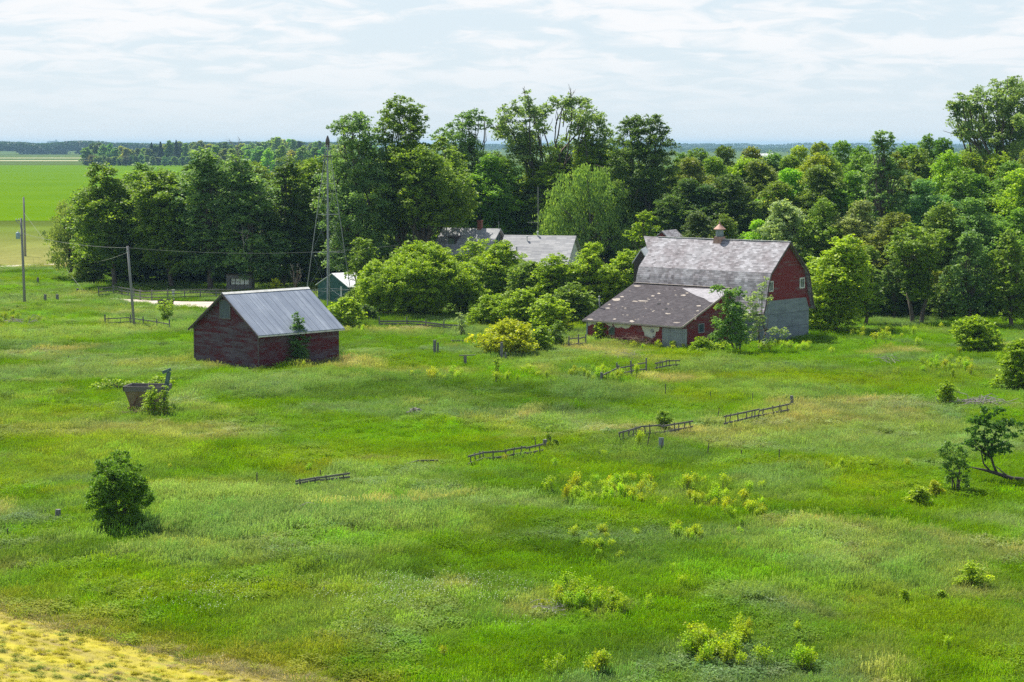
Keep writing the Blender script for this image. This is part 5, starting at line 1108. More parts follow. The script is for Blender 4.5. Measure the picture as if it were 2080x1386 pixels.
# three shared broadleaf forms; each belt tree is a copy turned, scaled and coloured on its own
protos = []
for k, (shp, n_, dens) in enumerate((('round', 22, 1.6), ('round', 26, 1.6), ('tall', 26, 1.6), ('round', 30, 1.6))):
    protos.append(make_tree(1040, 560, 300, 78, shp, 'mid', 'x', TG, seed=300 + k, ls=.25, n=n_, dens=dens, cb=.04))
bb = []
for p_o in protos:
    c_ = [c for c in p_o.children if c.name.startswith('crown')][0]; co = np.empty(len(c_.data.vertices) * 3, np.float32); c_.data.vertices.foreach_get('co', co); co = co.reshape(-1, 3); bb.append((np.percentile(np.abs(co[:, 0]), 99), co[:, 2].max()))
NB = {'dark': 'dark green', 'deep': 'very dark green', 'mid': 'mid green', 'bright': 'fresh green', 'ash': 'grey-green', 'lime': 'yellow-green', 'silver': 'silvery', 'sage': 'sage green'}
ORD = ['first', 'second', 'third', 'fourth', 'fifth', 'sixth', 'seventh', 'eighth', 'ninth', 'tenth', 'eleventh', 'twelfth', 'thirteenth', 'fourteenth', 'fifteenth', 'sixteenth', 'seventeenth', 'eighteenth']
used = [False] * 4; rt = random.Random(11)
def belt(px, yb, yt, hw, col, label, k=None, group=TG):
    k = rt.randrange(4) if k is None else k; b_ = gt(px, yb); hh_ = at(px, yt, b_.y).z - b_.z; ww = hw * b_.y / F
    sc = (ww / bb[k][0], ww / bb[k][0], hh_ / bb[k][1]); jit = tuple(c * rt.uniform(.85, 1.18) for c in GREENS[col])
    if not used[k]:
        used[k] = True; o = protos[k]; o.location = b_; o.rotation_euler.z = rt.uniform(0, 6.28); o.scale = sc; o['label'] = label; o['group'] = group
        for ch in o.children:
            if ch.name.startswith('crown'): ch.color = (*jit, 1)
        return o
    return copy_thing(protos[k], b_, rt.uniform(0, 6.28), sc, label, group, jit)
for i, (px, yt, hw, col) in enumerate(backrow): belt(px, rt.uniform(540, 552), yt - 6, hw * 1.5, col, '%s %s crown from the left along the skyline of the right tree belt' % (ORD[i], NB[col]))
for i, (px, yt, hw, col) in enumerate(midrow): belt(px, rt.uniform(578, 592), yt, hw * 1.45, col, '%s %s tree from the left, below the skyline in the right belt' % (ORD[i], NB[col]))
# dark understory that closes the belt, left part
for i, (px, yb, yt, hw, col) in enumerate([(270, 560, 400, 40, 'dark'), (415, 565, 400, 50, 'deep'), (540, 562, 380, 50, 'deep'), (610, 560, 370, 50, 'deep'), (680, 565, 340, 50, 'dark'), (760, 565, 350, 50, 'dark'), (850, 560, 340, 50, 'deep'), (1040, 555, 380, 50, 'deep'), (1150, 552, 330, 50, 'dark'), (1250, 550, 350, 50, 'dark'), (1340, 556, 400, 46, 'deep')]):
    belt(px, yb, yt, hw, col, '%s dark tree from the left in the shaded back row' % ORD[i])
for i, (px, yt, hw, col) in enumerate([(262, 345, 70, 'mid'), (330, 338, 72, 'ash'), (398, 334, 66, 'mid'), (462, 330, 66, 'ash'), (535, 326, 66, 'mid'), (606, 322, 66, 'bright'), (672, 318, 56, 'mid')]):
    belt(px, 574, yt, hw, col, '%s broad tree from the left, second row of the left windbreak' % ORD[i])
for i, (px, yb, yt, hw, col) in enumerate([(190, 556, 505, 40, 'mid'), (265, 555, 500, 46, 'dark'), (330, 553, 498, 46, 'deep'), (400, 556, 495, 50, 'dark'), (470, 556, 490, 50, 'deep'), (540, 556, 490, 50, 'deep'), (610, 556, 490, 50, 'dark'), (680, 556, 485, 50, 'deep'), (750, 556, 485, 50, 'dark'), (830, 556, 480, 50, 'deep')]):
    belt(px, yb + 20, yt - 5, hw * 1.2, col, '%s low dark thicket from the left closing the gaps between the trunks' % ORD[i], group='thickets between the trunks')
for i, (px, yb, yt, hw, col) in enumerate([(985, 566, 312, 50, 'mid'), (1038, 562, 316, 52, 'mid'), (1098, 558, 325, 44, 'bright'), (1152, 557, 302, 44, 'mid'), (1205, 557, 288, 46, 'mid'), (1262, 561, 292, 44, 'mid'), (1368, 562, 320, 40, 'mid')]):
    belt(px, yb, yt, hw * 1.25, col, '%s tree from the left filling the centre of the belt' % ORD[i])
for i, (px, yt, hw, col) in enumerate([(1410, 318, 44, 'mid'), (1458, 316, 44, 'mid'), (1505, 314, 42, 'bright'), (1548, 318, 42, 'mid'), (1594, 314, 42, 'mid'), (1636, 308, 42, 'bright'), (1680, 304, 42, 'mid'), (1725, 306, 42, 'mid'), (1765, 312, 40, 'mid'), (1812, 306, 40, 'mid'), (1862, 300, 42, 'mid'), (1905, 302, 40, 'bright'), (1945, 304, 42, 'mid'), (1985, 308, 42, 'mid'), (2028, 306, 44, 'bright'), (2075, 300, 46, 'mid')]):
    belt(px, rt.uniform(562, 572), yt, hw * 1.35, col, '%s crown from the left just under the skyline of the right belt' % ORD[i])
for i, (px, yt, hw, col) in enumerate([(1745, 520, 40, 'mid'), (1800, 545, 38, 'dark'), (1850, 560, 34, 'mid'), (1905, 548, 38, 'bright'), (1955, 535, 42, 'mid'), (2010, 540, 42, 'dark'), (2065, 530, 46, 'mid')]):
    belt(px, 646, yt, hw, col, '%s low bushy tree from the left at the foot of the right belt' % ORD[i])
front = [(1425, 625, 425, 38, 'deep', 'dark tree standing behind the left part of the barn cupola'), (1478, 622, 432, 36, 'mid', 'green tree right behind the barn cupola'), (1535, 625, 445, 36, 'bright', 'fresh green tree behind the right half of the barn ridge'), (1598, 628, 402, 44, 'silver', 'silvery grey-green tree behind the right end of the barn'),
         (1660, 630, 400, 40, 'mid', 'mid green tree right of the silvery tree'), (1735, 632, 405, 48, 'sage', 'sage green tree in front of the poplar'), (1795, 640, 430, 50, 'mid', 'dark trunked green tree right of the barn, third from the barn'), (1905, 640, 408, 52, 'mid', 'green tree behind the slender locust'), (1985, 640, 400, 50, 'ash', 'grey-green tree near the right edge in the front row'), (2060, 640, 420, 52, 'mid', 'green tree at the right edge in the front row')]
for px, yb, yt, hw, col, lab in front: belt(px, yb, yt, hw * 1.3, col, lab)
T2 = [
 (1695, 676, 482, 72, 'bush', 'bright', 'large bright bushy tree touching the right end of the barn', dict(cb=.02, n=24, yel=.12, ls=.20)),
 (1648, 652, 520, 34, 'bush', 'bright', 'narrow green tree squeezed behind the barn gable', dict(cb=.03, n=12, ls=.2)),
 (1758, 664, 500, 36, 'bush', 'mid', 'leafy shrub-like tree right of the bright tree by the barn', dict(cb=.04, n=14, ls=.2)),
 (1862, 662, 455, 58, 'vase', 'mid', 'slender open tree with thin dark trunks in the right meadow edge', dict(cb=.22, n=18, stems=2, ls=.2, fill=.4)),
 (1968, 664, 470, 48, 'bush', 'ash', 'bushy grey-green tree at the right meadow edge', dict(cb=.08, n=16, ls=.2)),
 (2055, 668, 468, 56, 'bush', 'mid', 'dark bushy tree overhanging the right meadow edge', dict(cb=.05, n=18, ls=.2)),
 (1815, 650, 520, 32, 'bush', 'dark', 'shaded young tree between the bright tree and the slender tree', dict(cb=.03, n=12, ls=.2)),
 (1915, 655, 540, 34, 'bush', 'dark', 'shaded young tree right of the slender open tree', dict(cb=.03, n=12, ls=.2)),
]
for i, (px, yb, yt, hw, shp, col, lab, opt) in enumerate(T2):
    kw = dict(ls=.2, dens=1.7); kw.update(opt); make_tree(px, yb, yt, hw, shp, col, lab, TG, seed=40 + i, **kw)
# big bushes in the yard
S_ = [
 (850, 643, 497, 82, 'bush', 'lime', 'large round yellow-green maple bush in front of the farmhouse', dict(n=34, yel=.28)),
 (765, 640, 530, 45, 'bush', 'bright', 'green bush at the left shoulder of the large round maple', dict(n=16, yel=.1)),
 (735, 625, 484, 34, 'bush', 'mid', 'taller feathery green bush right of the green shed', dict(n=16)),
 (938, 640, 535, 40, 'bush', 'lime', 'yellow-green bush at the right shoulder of the large maple', dict(n=16, yel=.2)),
 (1018, 622, 492, 52, 'bush', 'lime', 'round yellow-topped bush in front of the house wing', dict(n=20, yel=.25)),
 (955, 610, 484, 38, 'vase', 'bright', 'feathery arching tree in front of the farmhouse gable', dict(n=14, ls=.2, fill=.4)),
 (1072, 640, 532, 42, 'bush', 'mid', 'mid green bush below the house wing roof', dict(n=15, yel=.1)),
 (1122, 643, 518, 44, 'bush', 'lime', 'yellow-green bush right below the house wing', dict(n=18, yel=.2)),
 (1195, 642, 495, 48, 'bush', 'bright', 'tall green bush below the weeping willow', dict(n=20, yel=.1)),
 (1258, 640, 508, 42, 'bush', 'bright', 'green bush just left of the barn roof', dict(n=18, yel=.15)),
 (1160, 660, 575, 40, 'bush', 'mid', 'dark green bush left of the lean-to roof', dict(n=16)),
 (1005, 665, 598, 42, 'bush', 'lime', 'low yellow-green bush in the front row of the thicket', dict(n=18, yel=.22)),
 (1065, 672, 590, 44, 'bush', 'lime', 'yellow-green front bush below the mid green one', dict(n=18, yel=.22)),
 (1118, 682, 600, 36, 'bush', 'bright', 'rounded green front bush nearest to the lean-to corner', dict(n=16, yel=.15)),
 (1032, 724, 650, 60, 'bush', 'gold', 'broad golden-leaved bush standing alone before the thicket', dict(n=22, yel=.25)),
 (1098, 718, 662, 26, 'bush', 'lime', 'small yellow-green bush attached to the golden bush', dict(n=12, yel=.2)),
 (1132, 706, 650, 19, 'bush', 'mid', 'small dark green bush right of the golden bush', dict(n=10)),
 (938, 686, 634, 13, 'vase', 'silver', 'slim silvery sapling left of the golden bush', dict(n=8, ls=.12)),
 (703, 667, 604, 36, 'bush', 'bright', 'rounded green bush at the back right corner of the granary', dict(n=16, yel=.2)),
 (745, 655, 618, 26, 'bush', 'dark', 'low dark bush right of the bush at the granary corner', dict(n=10)),
 (562, 600, 566, 15, 'bush', 'gold', 'small golden shrub showing above the granary roof', dict(n=8, yel=.3)),
 (535, 600, 576, 12, 'bush', 'lime', 'tiny yellow-green shrub left of the golden shrub above the granary roof', dict(n=6)),
 (1218, 694, 654, 15, 'bush', 'bright', 'green shrub growing against the lean-to front wall', dict(n=10, ls=.12, yel=.15)),
 (1425, 718, 684, 26, 'bush', 'lime', 'bright low shrub right of the plank doors', dict(n=12, ls=.13, yel=.2)),
 (1462, 714, 690, 20, 'bush', 'bright', 'low green shrub at the foot of the barn saplings', dict(n=9, ls=.13)),
 (1985, 718, 643, 50, 'bush', 'lime', 'bright yellow-green bush in the upper right meadow', dict(n=18, ls=.15, yel=.25)),
 (2068, 798, 690, 46, 'bush', 'lime', 'big yellow-green bush cut by the right edge', dict(n=22, ls=.14, yel=.25)),
 (1925, 826, 772, 24, 'bush', 'lime', 'small rounded bush left of the fallen branches', dict(n=12, ls=.11, yel=.2)),
 (1862, 1036, 985, 28, 'bush', 'yellow', 'compact yellow shrub with dark base in the right foreground', dict(n=14, ls=.085, yel=.2)),
 (1900, 1012, 975, 20, 'bush', 'gold', 'low golden shrub between the compact shrub and the twiggy bush', dict(n=8, ls=.085)),
 (1345, 879, 834, 20, 'bush', 'mid', 'dark green bush growing through the leaning fence', dict(n=12, ls=.10)),
 (1232, 889, 868, 14, 'bush', 'silver', 'small silvery tuft left of the leaning fence', dict(n=8, ls=.08)),
 (1008, 762, 726, 10, 'vase', 'bright', 'tiny sapling in the yard below the golden bush', dict(n=7, ls=.09)),
 (336, 658, 607, 18, 'vase', 'bright', 'fresh sapling in front of the dark box by the drive', dict(n=10, ls=.13)),
 (306, 849, 784, 19, 'bush', 'bright', 'vine-like bush climbing the front of the grain hopper', dict(n=12, ls=.09)),
 (336, 848, 783, 15, 'bush', 'lime', 'bush growing at the right end of the grain hopper below the spout', dict(n=10, ls=.09, yel=.2)),
 (240, 794, 766, 55, 'bush', 'bright', 'wide bed of big-leaved weeds behind the hopper, left part', dict(n=16, ls=.14, d=.5)),
 (318, 788, 764, 45, 'bush', 'bright', 'wide bed of big-leaved weeds behind the hopper, right part', dict(n=14, ls=.14, d=.5)),
 (1115, 912, 864, 8, 'vase', 'bright', 'thin young plant by the right end of the sagging fence', dict(n=7, ls=.085)),
 (1127, 914, 893, 13, 'bush', 'mid', 'small dark clump beside the sagging fence post', dict(n=6, ls=.085)),
 (1975, 1200, 1140, 40, 'bush', 'bright', 'ragged green shrub in the lower right meadow', dict(n=9, ls=.075, fill=.3, yel=.15)),
 (1912, 1223, 1198, 12, 'bush', 'lime', 'small shrub just left of the ragged lower right shrub', dict(n=7, ls=.07)),
 (1838, 1230, 1196, 13, 'bush', 'bright', 'second small shrub left of the ragged lower right shrub', dict(n=7, ls=.07)),
]
for i, (px, yb, yt, hw, shp, col, lab, opt) in enumerate(S_):
    if 740 < px < 1300 and yb > 600 and hw > 30: hw *= 1.22
    kw = dict(ls=.17, dens=1.8, cb=.0, stems=3); kw.update(opt); make_tree(px, yb, yt, hw, shp, col, lab, None, 'bush', 'shrub', 80 + i, crown='foliage', **kw)
# foreground round bush, finely leaved
make_tree(240, 1082, 920, 60, 'bush', 'mid', 'large round green bush with dark base in the left foreground', None, 'bush', 'shrub', 7, cb=.02, n=40, ls=.085, dens=2.6, stems=6, fill=.5, yel=.12, crown='foliage', col=(.20, .34, .035), up=.3,
    lobes=[(238, 935, 16), (215, 950, 20), (258, 952, 20), (240, 965, 28), (202, 975, 22), (280, 985, 20), (222, 990, 28), (262, 990, 28), (192, 1005, 16), (293, 1012, 14), (210, 1020, 26), (245, 1020, 32), (278, 1022, 22), (225, 1045, 26), (260, 1045, 26), (240, 1062, 24)])
# saplings against the buildings
make_tree(603, 745, 634, 26, 'vase', 'ash', 'slim sapling growing against the right side of the granary', None, 'tree', 'sapling', 3, ls=.13, dens=1.9, crown='foliage', fill=.35, stems=2, col=(.17, .30, .07),
    lobes=[(600, 642, 6, .0), (606, 655, 9, .2), (598, 668, 11, -.3), (610, 676, 12, .1), (594, 686, 13, -.3), (618, 690, 12, .1), (603, 705, 15, -.3), (592, 715, 14, -.4), (616, 716, 13, -.2), (602, 730, 15, -.4)])
make_tree(1497, 716, 585, 50, 'vase', 'ash', 'open leafy tree growing in the corner between lean-to and barn', None, 'tree', 'sapling', 4, ls=.15, dens=1.9, crown='foliage', fill=.3, stems=3, col=(.26, .42, .08), trunk_r=.08,
    lobes=[(1447, 582, 10, -1.5), (1462, 585, 8, -1), (1478, 596, 14, -1.5), (1498, 592, 12, -1), (1470, 618, 18, -1.5), (1492, 622, 18, -2), (1480, 645, 20, -2), (1458, 655, 18, -2), (1500, 655, 18, -2), (1475, 675, 20, -2), (1452, 680, 15, -2), (1500, 685, 18, -2)])
make_tree(1545, 712, 570, 40, 'vase', 'silver', 'thin pale-leaved sapling against the corner of the barn gable', None, 'tree', 'sapling', 5, ls=.15, dens=1.3, crown='foliage', fill=.25, stems=2, trunk_r=.07,
    lobes=[(1553, 566, 6, -1), (1545, 580, 8, -1), (1535, 598, 12, -1.2), (1520, 605, 12, -1.5), (1560, 605, 8, -1), (1530, 622, 13, -1.5), (1515, 640, 13, -1.5), (1540, 650, 12, -1.5), (1585, 672, 10, -1.8), (1565, 668, 10, -1.6), (1555, 690, 12, -1.6), (1525, 670, 13, -1.6)])
make_tree(1942, 1007, 892, 26, 'vase', 'bright', 'upright twiggy bush with bare stems below, right foreground', None, 'bush', 'shrub', 6, ls=.085, dens=1.6, crown='foliage', fill=.3, stems=6, col=(.20, .34, .05), trunk_r=.035,
    lobes=[(1930, 903, 9), (1922, 918, 12), (1942, 915, 12), (1958, 920, 8), (1932, 935, 14), (1952, 940, 13), (1920, 952, 11), (1965, 952, 9), (1940, 958, 13), (1925, 975, 9), (1960, 975, 10), (1965, 992, 6)])
# reddish dead small tree behind the granary
make_tree(600, 602, 545, 22, 'vase', 'mid', 'small dead reddish-brown tree showing above the granary roof', None, 'tree', 'dead_tree', 8, bare=True, dead=16, n=8, bark='brown_twigs', trunk_r=.07)
# bent tree with a fallen trunk, right foreground
p = gt(2010, 985); o = thing('bent_tree', 'dark leafy tree on a trunk bent along the ground, right foreground', 'tree', p); rg = np.random.default_rng(12); Yd = p.y
def rel(x, y, dy=0): c_ = at(x, y, Yd + dy); return Vector((c_.x - p.x, dy, c_.z - p.z))
Lb = [(1985, 852, 14, .3), (2005, 840, 14, 0), (2030, 838, 14, .3), (2050, 858, 14, 0), (1975, 878, 15, -.2), (2000, 868, 20, .3), (2030, 870, 20, -.2), (2052, 885, 13, .3), (1965, 900, 12, 0), (1990, 900, 20, .3), (2020, 905, 22, -.2), (2045, 908, 15, .3), (2005, 922, 14, 0), (2072, 862, 9, .5), (2080, 875, 9, .4), (2000, 826, 8, .2)]
L3 = []
for x, y, r_, dy_ in Lb: c_ = rel(x, y, dy_); rr_ = r_ * Yd / F; L3.append((c_.x, c_.y, c_.z, rr_, rr_, rr_ * .85))
Vv, Tv = leaves_for(L3, .12, 3.4, rg, 0, .3, fill=.4); k = bpy.data.objects.new('crown', crown_mesh('crown', Vv, Tv)); C.objects.link(k); k.parent = o; k.color = (.11, .23, .035, 1)
w = MB(); w.tube([rel(2140, 985, -.3), rel(2085, 975), rel(2055, 972), rel(2025, 962), rel(2000, 955), rel(1975, 950)], [.12, .11, .10, .09, .06, .03], 7); w.tube([rel(2025, 962), rel(2018, 945), rel(2012, 925), rel(2015, 890)], [.07, .06, .05, .03], 6); w.tube([rel(2012, 958), rel(1998, 942), rel(1992, 915)], [.05, .04, .02], 5)
w.tube([rel(2055, 972), rel(2040, 962), rel(2024, 948)], [.04, .03, .02], 5)
for l in L3[4:13]: limb(w, rel(2012, 930), Vector(l[:3]), .035, .012, rg, 4, .08, 4)
w.build('trunk', 'dark_wood', o, True, uv=False)

# ------------------------------------------------------------------ small saplings and weed clumps in the meadow
sp = []
for k in range(4):
    rg = np.random.default_rng(900 + k); o = thing('small_sapling', 'x', 'sapling', (0, 0, 0)); P = []; T = []; w = MB(); hh_ = 1.0
    for s_ in range(int(rg.integers(3, 6))):
        bx, by = rg.normal(0, .07, 2); tx_, ty_ = bx + rg.normal(0, .16), by + rg.normal(0, .16); h_ = hh_ * rg.uniform(.6, 1); pts = [(bx, by, -.1), ((bx + tx_) / 2, (by + ty_) / 2, h_ * .5), (tx_, ty_, h_)]
        w.tube(pts, [.014, .010, .005], 4)
        n_ = int(rg.integers(75, 120)); q = rg.random(n_) ** .75; base = np.array(pts[1])[None] * (1 - q)[:, None] + np.array(pts[2])[None] * q[:, None]
        off = rg.normal(size=(n_, 3)) * .105 * (1.15 - .5 * q)[:, None]; P.append(base + off); T.append(np.clip(.35 + .45 * q + rg.normal(0, .13, n_), 0, 1))
    Vv, Tv = leaf_quads(np.concatenate(P), np.concatenate(T), .07, rg, 0, .5)
    c_ = bpy.data.objects.new('foliage', crown_mesh('foliage', Vv, Tv)); C.objects.link(c_); c_.parent = o; w.build('stem', 'bark', o, uv=False); sp.append([o, False])
def sapling(px, py, h, label, group, col, wd=1.0):
    k = rt.randrange(4); b_ = gt(px, py); h *= .95; s_ = (h * wd * .95, h * wd * .95, h * 1.05); jit = tuple(c * rt.uniform(.85, 1.15) for c in GREENS[col])
    if not sp[k][1]:
        sp[k][1] = True; o = sp[k][0]; o.location = b_; o.rotation_euler.z = rt.uniform(0, 6); o.scale = s_; o['label'] = label; o['group'] = group
        for ch in o.children:
            if ch.name.startswith('foliage'): ch.color = (*jit, 1)
    else: copy_thing(sp[k][0], b_, rt.uniform(0, 6), s_, label, group, jit)
CL = [(1260, 1010, 100, 26, 40, .85, 'yellow', 'one of the yellow-green saplings in the large thicket right of centre', 'saplings of the large thicket'),
      (1450, 1030, 70, 24, 22, .8, 'yellow', 'one of the yellow-green saplings in the second thicket, right of the large one', 'saplings of the second thicket'),
      (1535, 1048, 22, 9, 5, .8, 'yellow', 'yellow-green sapling in the small group right of the second thicket', 'saplings of the small right group'),
      (1400, 1098, 75, 7, 12, .7, 'yellow', 'yellow-green sapling in the low row beneath the two thickets', 'saplings of the low row'),
      (1230, 1118, 55, 40, 14, .6, 'yellow', 'scattered small sapling below the left part of the large thicket', 'scattered saplings below the thicket'),
      (1160, 1235, 85, 18, 24, .75, 'lime', 'sapling in the leafy patch around the bleached twigs, lower centre', 'saplings of the lower centre patch'),
      (1250, 1250, 20, 14, 8, .8, 'lime', 'sapling in the darker patch right of the lower centre patch', 'saplings of the darker lower patch'),
      (1440, 1345, 50, 20, 24, .9, 'lime', 'sapling in the dense green clump at the bottom right of centre', 'saplings of the bottom clump'),
      (1505, 1312, 14, 10, 6, .9, 'lime', 'sapling in the small clump above right of the bottom clump', 'saplings above the bottom clump'),
      (1220, 1378, 16, 6, 5, .9, 'lime', 'sapling at the bottom edge of the picture, centre right', 'saplings at the bottom edge'),
      (1640, 1370, 20, 6, 5, .8, 'lime', 'sapling near the bottom edge, right of the bottom clump', 'saplings at the bottom right'),
      (1700, 960, 90, 16, 14, .55, 'yellow', 'little yellow-green sapling scattered left of the twiggy bush', 'saplings left of the twiggy bush'),
      (1940, 755, 90, 22, 26, .9, 'lime', 'yellow-green sapling in the open scrub of the upper right meadow', 'saplings of the upper right scrub'),
      (1240, 775, 50, 8, 12, .9, 'lime', 'leafy weed clump beside the slanting rail gate post', 'weeds by the gate post'),
      (1160, 768, 50, 6, 8, .8, 'lime', 'leafy weed clump left of the slanting rail', 'weeds left of the slanting rail'),
      (910, 772, 45, 6, 10, .8, 'bright', 'big-leaved weed clump in the yard left of the tiny sapling', 'weeds in the yard, left'),
      (1015, 780, 28, 4, 7, .8, 'lime', 'big-leaved weed clump just below the tiny yard sapling', 'weeds in the yard, right'),
      (1080, 765, 22, 5, 5, .8, 'bright', 'big-leaved weed clump right of the tiny yard sapling', 'weeds in the yard, far right'),
      (40, 655, 60, 12, 16, .9, 'lime', 'bright weed clump at the far left below the poles', 'weeds at the far left'),
      (250, 832, 60, 4, 8, .55, 'bright', 'low weed clump left of the hopper foot', 'weeds at the hopper'),
      (1350, 712, 60, 8, 12, .8, 'bright', 'leafy weed in front of the plank doors', 'weeds before the doors'),
      (720, 675, 25, 8, 7, .8, 'bright', 'leafy weed at the back right corner of the granary', 'weeds behind the granary'),
      (590, 750, 55, 5, 9, .6, 'bright', 'low weed along the right wall of the granary', 'weeds along the granary wall'),
      (1600, 712, 90, 8, 20, .8, 'bright', 'leafy weed in the bright strip in front of the barn gable', 'weeds before the barn gable'),
      (1760, 690, 110, 14, 20, .9, 'bright', 'leafy weed in the bright strip below the right tree belt', 'weeds below the right belt')]
for px, py, rx, ry, n_, h, col, lab, grp in CL:
    for i in range(n_):
        a = rt.gauss(0, .5); b_ = rt.gauss(0, .55); a *= 1.15; sapling(px + a * rx, py + b_ * ry, h * rt.uniform(.65, 1.2), lab, grp, col, rt.uniform(.9, 1.3))
singles = [(1022, 945, .6, 'yellow', 'single yellow sapling below the sagging fence'), (1290, 928, .55, 'lime', 'single sapling right above the large thicket'), (1230, 935, .6, 'yellow', 'single yellow sapling above the large thicket, left'), (1300, 915, 1.0, 'yellow', 'tall thin sapling at the foot of the bushy fence'), (1127, 958, .8, 'lime', 'single sapling in grass below the sagging fence post'),
           (1382, 1205, .75, 'lime', 'single dark-footed sapling in the middle of the lower meadow'), (1318, 1245, .7, 'lime', 'single sapling between the two lower patches'), (1132, 1384, .9, 'lime', 'single sapling cut by the bottom edge'), (1505, 1075, .5, 'lime', 'lone sapling below the small right group'), (1700, 800, .6, 'lime', 'lone little sapling right of the tall fence post'),
           (1925, 1330, .6, 'lime', 'lone sapling in the bottom right grass'), (345, 962, .5, 'yellow', 'tiny yellow plant right of the round bush'), (630, 965, .6, 'lime', 'small plant poking over the low fence remnant'), (900, 1345, .6, 'lime', 'lone small plant in the near grass, bottom centre'), (1760, 1075, .5, 'yellow', 'lone yellow plant left of the compact yellow shrub'), (60, 1165, .5, 'lime', 'tiny plant in the lower left grass'), (1365, 1170, .5, 'yellow', 'tiny yellow plant above the dark-footed sapling'), (1620, 1300, .6, 'lime', 'lone plant right of the bottom clump')]
for px, py, h, col, lab in singles: sapling(px, py, h, lab, 'lone saplings in the meadow', col)

# ------------------------------------------------------------------ shelterbelt beyond the bright field
fp = []
for k, (shp, n_) in enumerate((('round', 14), ('tall', 12), ('round', 16))):
    fp.append([make_tree(1040, 560, 330, 60, shp, 'mid', 'x', None, cat='tree', seed=500 + k, ls=.75, n=n_, dens=2.0, cb=.05), False])
fbb = []
for o, _ in fp:
    c_ = [c for c in o.children if c.name.startswith('crown')][0]; co = np.empty(len(c_.data.vertices) * 3, np.float32); c_.data.vertices.foreach_get('co', co); co = co.reshape(-1, 3); fbb.append((np.percentile(np.abs(co[:, 0]), 99), co[:, 2].max()))
def fartree(px, Y, yt, hw, col, label, group):
    k = rt.randrange(3); x = at(px, 300, Y).x; hh_ = at(px, yt, Y).z; sc = (hw * Y / F / fbb[k][0],) * 2 + (hh_ / fbb[k][1],); jit = tuple(c * rt.uniform(.75, 1.25) for c in GREENS[col])
    if not fp[k][1]:
        fp[k][1] = True; o = fp[k][0]; o.location = (x, Y, 0); o.rotation_euler.z = rt.uniform(0, 6); o.scale = sc; o['label'] = label; o['group'] = group
        for ch in o.children:
            if ch.name.startswith('crown'): ch.color = (*jit, 1)
        return
    copy_thing(fp[k][0], (x, Y, 0), rt.uniform(0, 6), sc, label, group, jit)
SG = 'trees of the shelterbelt beyond the bright field'
tops = [(170, 305), (180, 292), (200, 286), (218, 288), (235, 298), (260, 296), (290, 297), (320, 292), (345, 284), (360, 282), (375, 290), (400, 284), (425, 288), (450, 286), (480, 292), (520, 288), (560, 276), (590, 280), (620, 290), (650, 282), (680, 290), (1000, 294)]
x = 176
while x < 760:
    yt = np.interp(x, [t[0] for t in tops], [t[1] for t in tops]) + rt.uniform(-1, 7)
    fartree(x, rt.uniform(1530, 1640), yt, rt.uniform(10, 16), rt.choice(['mid', 'ash', 'blue', 'bright', 'mid']), 'broadleaf tree in the hazy shelterbelt beyond the bright field', SG); x += rt.uniform(8, 13)
x = 178
while x < 560:
    fartree(x, rt.uniform(1480, 1525), rt.uniform(312, 320), rt.uniform(8, 12), rt.choice(['mid', 'ash', 'blue']), 'low bushy tree along the front foot of the hazy shelterbelt', 'low trees at the foot of the shelterbelt'); x += rt.uniform(9, 14)
x = 420
while x < 760:
    fartree(x, rt.uniform(900, 1150), rt.uniform(294, 306), rt.uniform(14, 20), rt.choice(['mid', 'bright', 'ash']), 'nearer green tree in front of the right part of the shelterbelt', 'nearer trees before the shelterbelt'); x += rt.uniform(14, 20)
for px, yt, lab in ((308, 290, 'left small pointed conifer on the shelterbelt skyline'), (326, 288, 'right small pointed conifer on the shelterbelt skyline'), (358, 285, 'slim dark pointed tree rising highest on the left shelterbelt skyline')):
    Y = 1570; o = thing('conifer', lab, 'tree', (at(px, 300, Y).x, Y, 0)); hh_ = at(px, yt, Y).z; rg = np.random.default_rng(px); n_ = 2500; q = rg.random(n_) ** .7
    rad = (1 - q) * 4.4 + .2; a = rg.random(n_) * 6.28; P = np.c_[rad * np.cos(a) * rg.random(n_) ** .4, rad * np.sin(a) * rg.random(n_) ** .4, 2 + q * (hh_ - 2)]
    Vv, Tv = leaf_quads(P, rg.random(n_) * .5 + .2, .7, rg); c_ = bpy.data.objects.new('crown', crown_mesh('crown', Vv, Tv)); C.objects.link(c_); c_.parent = o; c_.color = (*GREENS['pine'], 1); MB().tube([(0, 0, 0), (0, 0, hh_ * .7)], [.3, .1], 6).build('trunk', 'bark', o, uv=False)

# far woods that read as one mass
def far_wood(name, label, x0, x1, Y, dY, h, n_, ls, col, gaps=0, seed=1):
    rg = np.random.default_rng(seed); X = rg.uniform(x0, x1, n_); prof_ = fbm(X / 60, X * 0, seed, 4); hh_ = h * (.72 + .5 * prof_); keep_ = np.ones(n_, bool)
    Z = hh_ * (rg.random(n_) ** .8); yy = Y + rg.uniform(0, dY, n_)
    if gaps: keep_ = ~((Z < hh_ * .28) & (vnoise(X / 22, X * 0, seed + 9) > .62))
    P = np.c_[X, yy, Z][keep_]; T = np.clip(.3 + .5 * (vnoise(X / 9, Z / 5, seed + 3)) + rg.normal(0, .1, n_), 0, 1)[keep_]
    Vv, Tv = leaf_quads(P, T, ls, rg); o = bpy.data.objects.new(name, crown_mesh(name, Vv, Tv)); C.objects.link(o); o.color = (*col, 1); return tag(o, label, 'woodland', None, 'stuff')
far_wood('distant_woodland', 'hazy blue tree line across the fields at the left horizon', -1150, -250, 3150, 50, 18.5, 60000, 3.0, (.04, .085, .04), 1, 2)
far_wood('distant_woodland', 'thin deep blue wood on the horizon behind the left tree line', -2600, 600, 5600, 200, 17, 30000, 3.6, (.04, .08, .05), 0, 3)
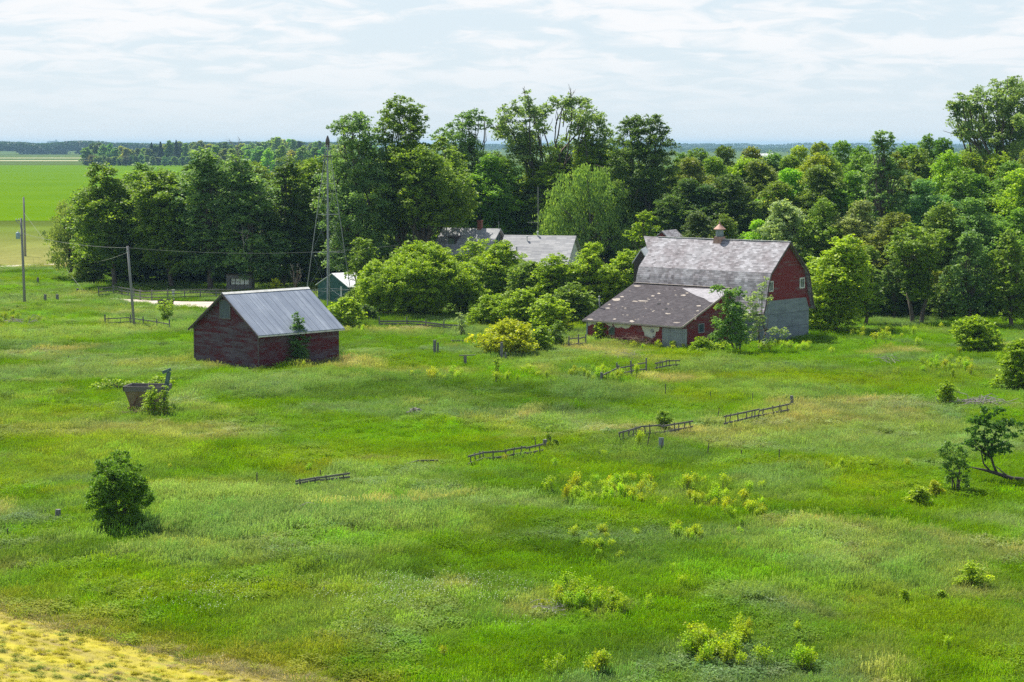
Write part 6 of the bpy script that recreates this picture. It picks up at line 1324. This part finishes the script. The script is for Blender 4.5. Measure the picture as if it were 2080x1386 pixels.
far_wood('distant_woodland', 'long blue wooded horizon right of the cottonwood', -300, 2600, 5900, 250, 17.5, 38000, 3.8, (.04, .08, .045), 0, 4)
far_wood('distant_woodland', 'lower blue-green strip of woods in front of the right horizon', 200, 1500, 3700, 120, 9, 16000, 2.6, (.05, .10, .04), 1, 5)
# white farm building far off, and the elevator on the horizon
o = thing('far_shed', 'tiny white farm roof seen far off above the right tree belt', 'building', (at(1551, 313, 1500).x, 1500, 0)); MB().box((-6, 0, 0), (7, 8, 6)).build('wall', 'white_paint', o); w = MB(); w.slab([(-6.5, -.5, 6.0), (7.5, -.5, 6.0), (7.5, 4, 9.2), (-6.5, 4, 9.2)], (0, 0, -.2)); w.slab([(-6.5, 8.5, 6.0), (7.5, 8.5, 6.0), (7.5, 4, 9.2), (-6.5, 4, 9.2)], (0, 0, -.2)); w.build('roof', 'white_roof', o)
Y = 8000; x0 = at(100, 300, Y).x; o = thing('grain_elevator', 'tiny hazy grain elevator with a tall headhouse on the left horizon', 'grain elevator', (x0, Y, 0)); w = MB()
for k in range(5): w.lathe([(5.5, 0), (5.5, 24), (4, 26)], (-2 + k * 8, 0, 0), 12)
w.build('silo', 'elevator_concrete', o, uv=False); MB().box((25, -5, 0), (31, 5, 33)).build('headhouse', 'elevator_concrete', o); MB().box((-6, -3, 26), (27, 3, 28)).build('conveyor_gallery', 'elevator_concrete', o)

# ------------------------------------------------------------------ haze
w = MB().box((-12500, -400, -1.6), (12500, 14500, 30)); hzo = w.build('haze', None, None, uv=False); tag(hzo, kind='stuff')
m = bpy.data.materials.new('haze'); m.use_nodes = True; t = m.node_tree; t.nodes.clear(); o = N(t, 'ShaderNodeOutputMaterial'); v = N(t, 'ShaderNodeVolumePrincipled')
v.inputs['Color'].default_value = (.45, .76, 1, 1); v.inputs['Density'].default_value = 0.85e-4; v.inputs['Anisotropy'].default_value = 0.0
t.links.new(v.outputs[0], o.inputs['Volume']); hzo.data.materials.append(m)
hzo.display_type = 'WIRE'
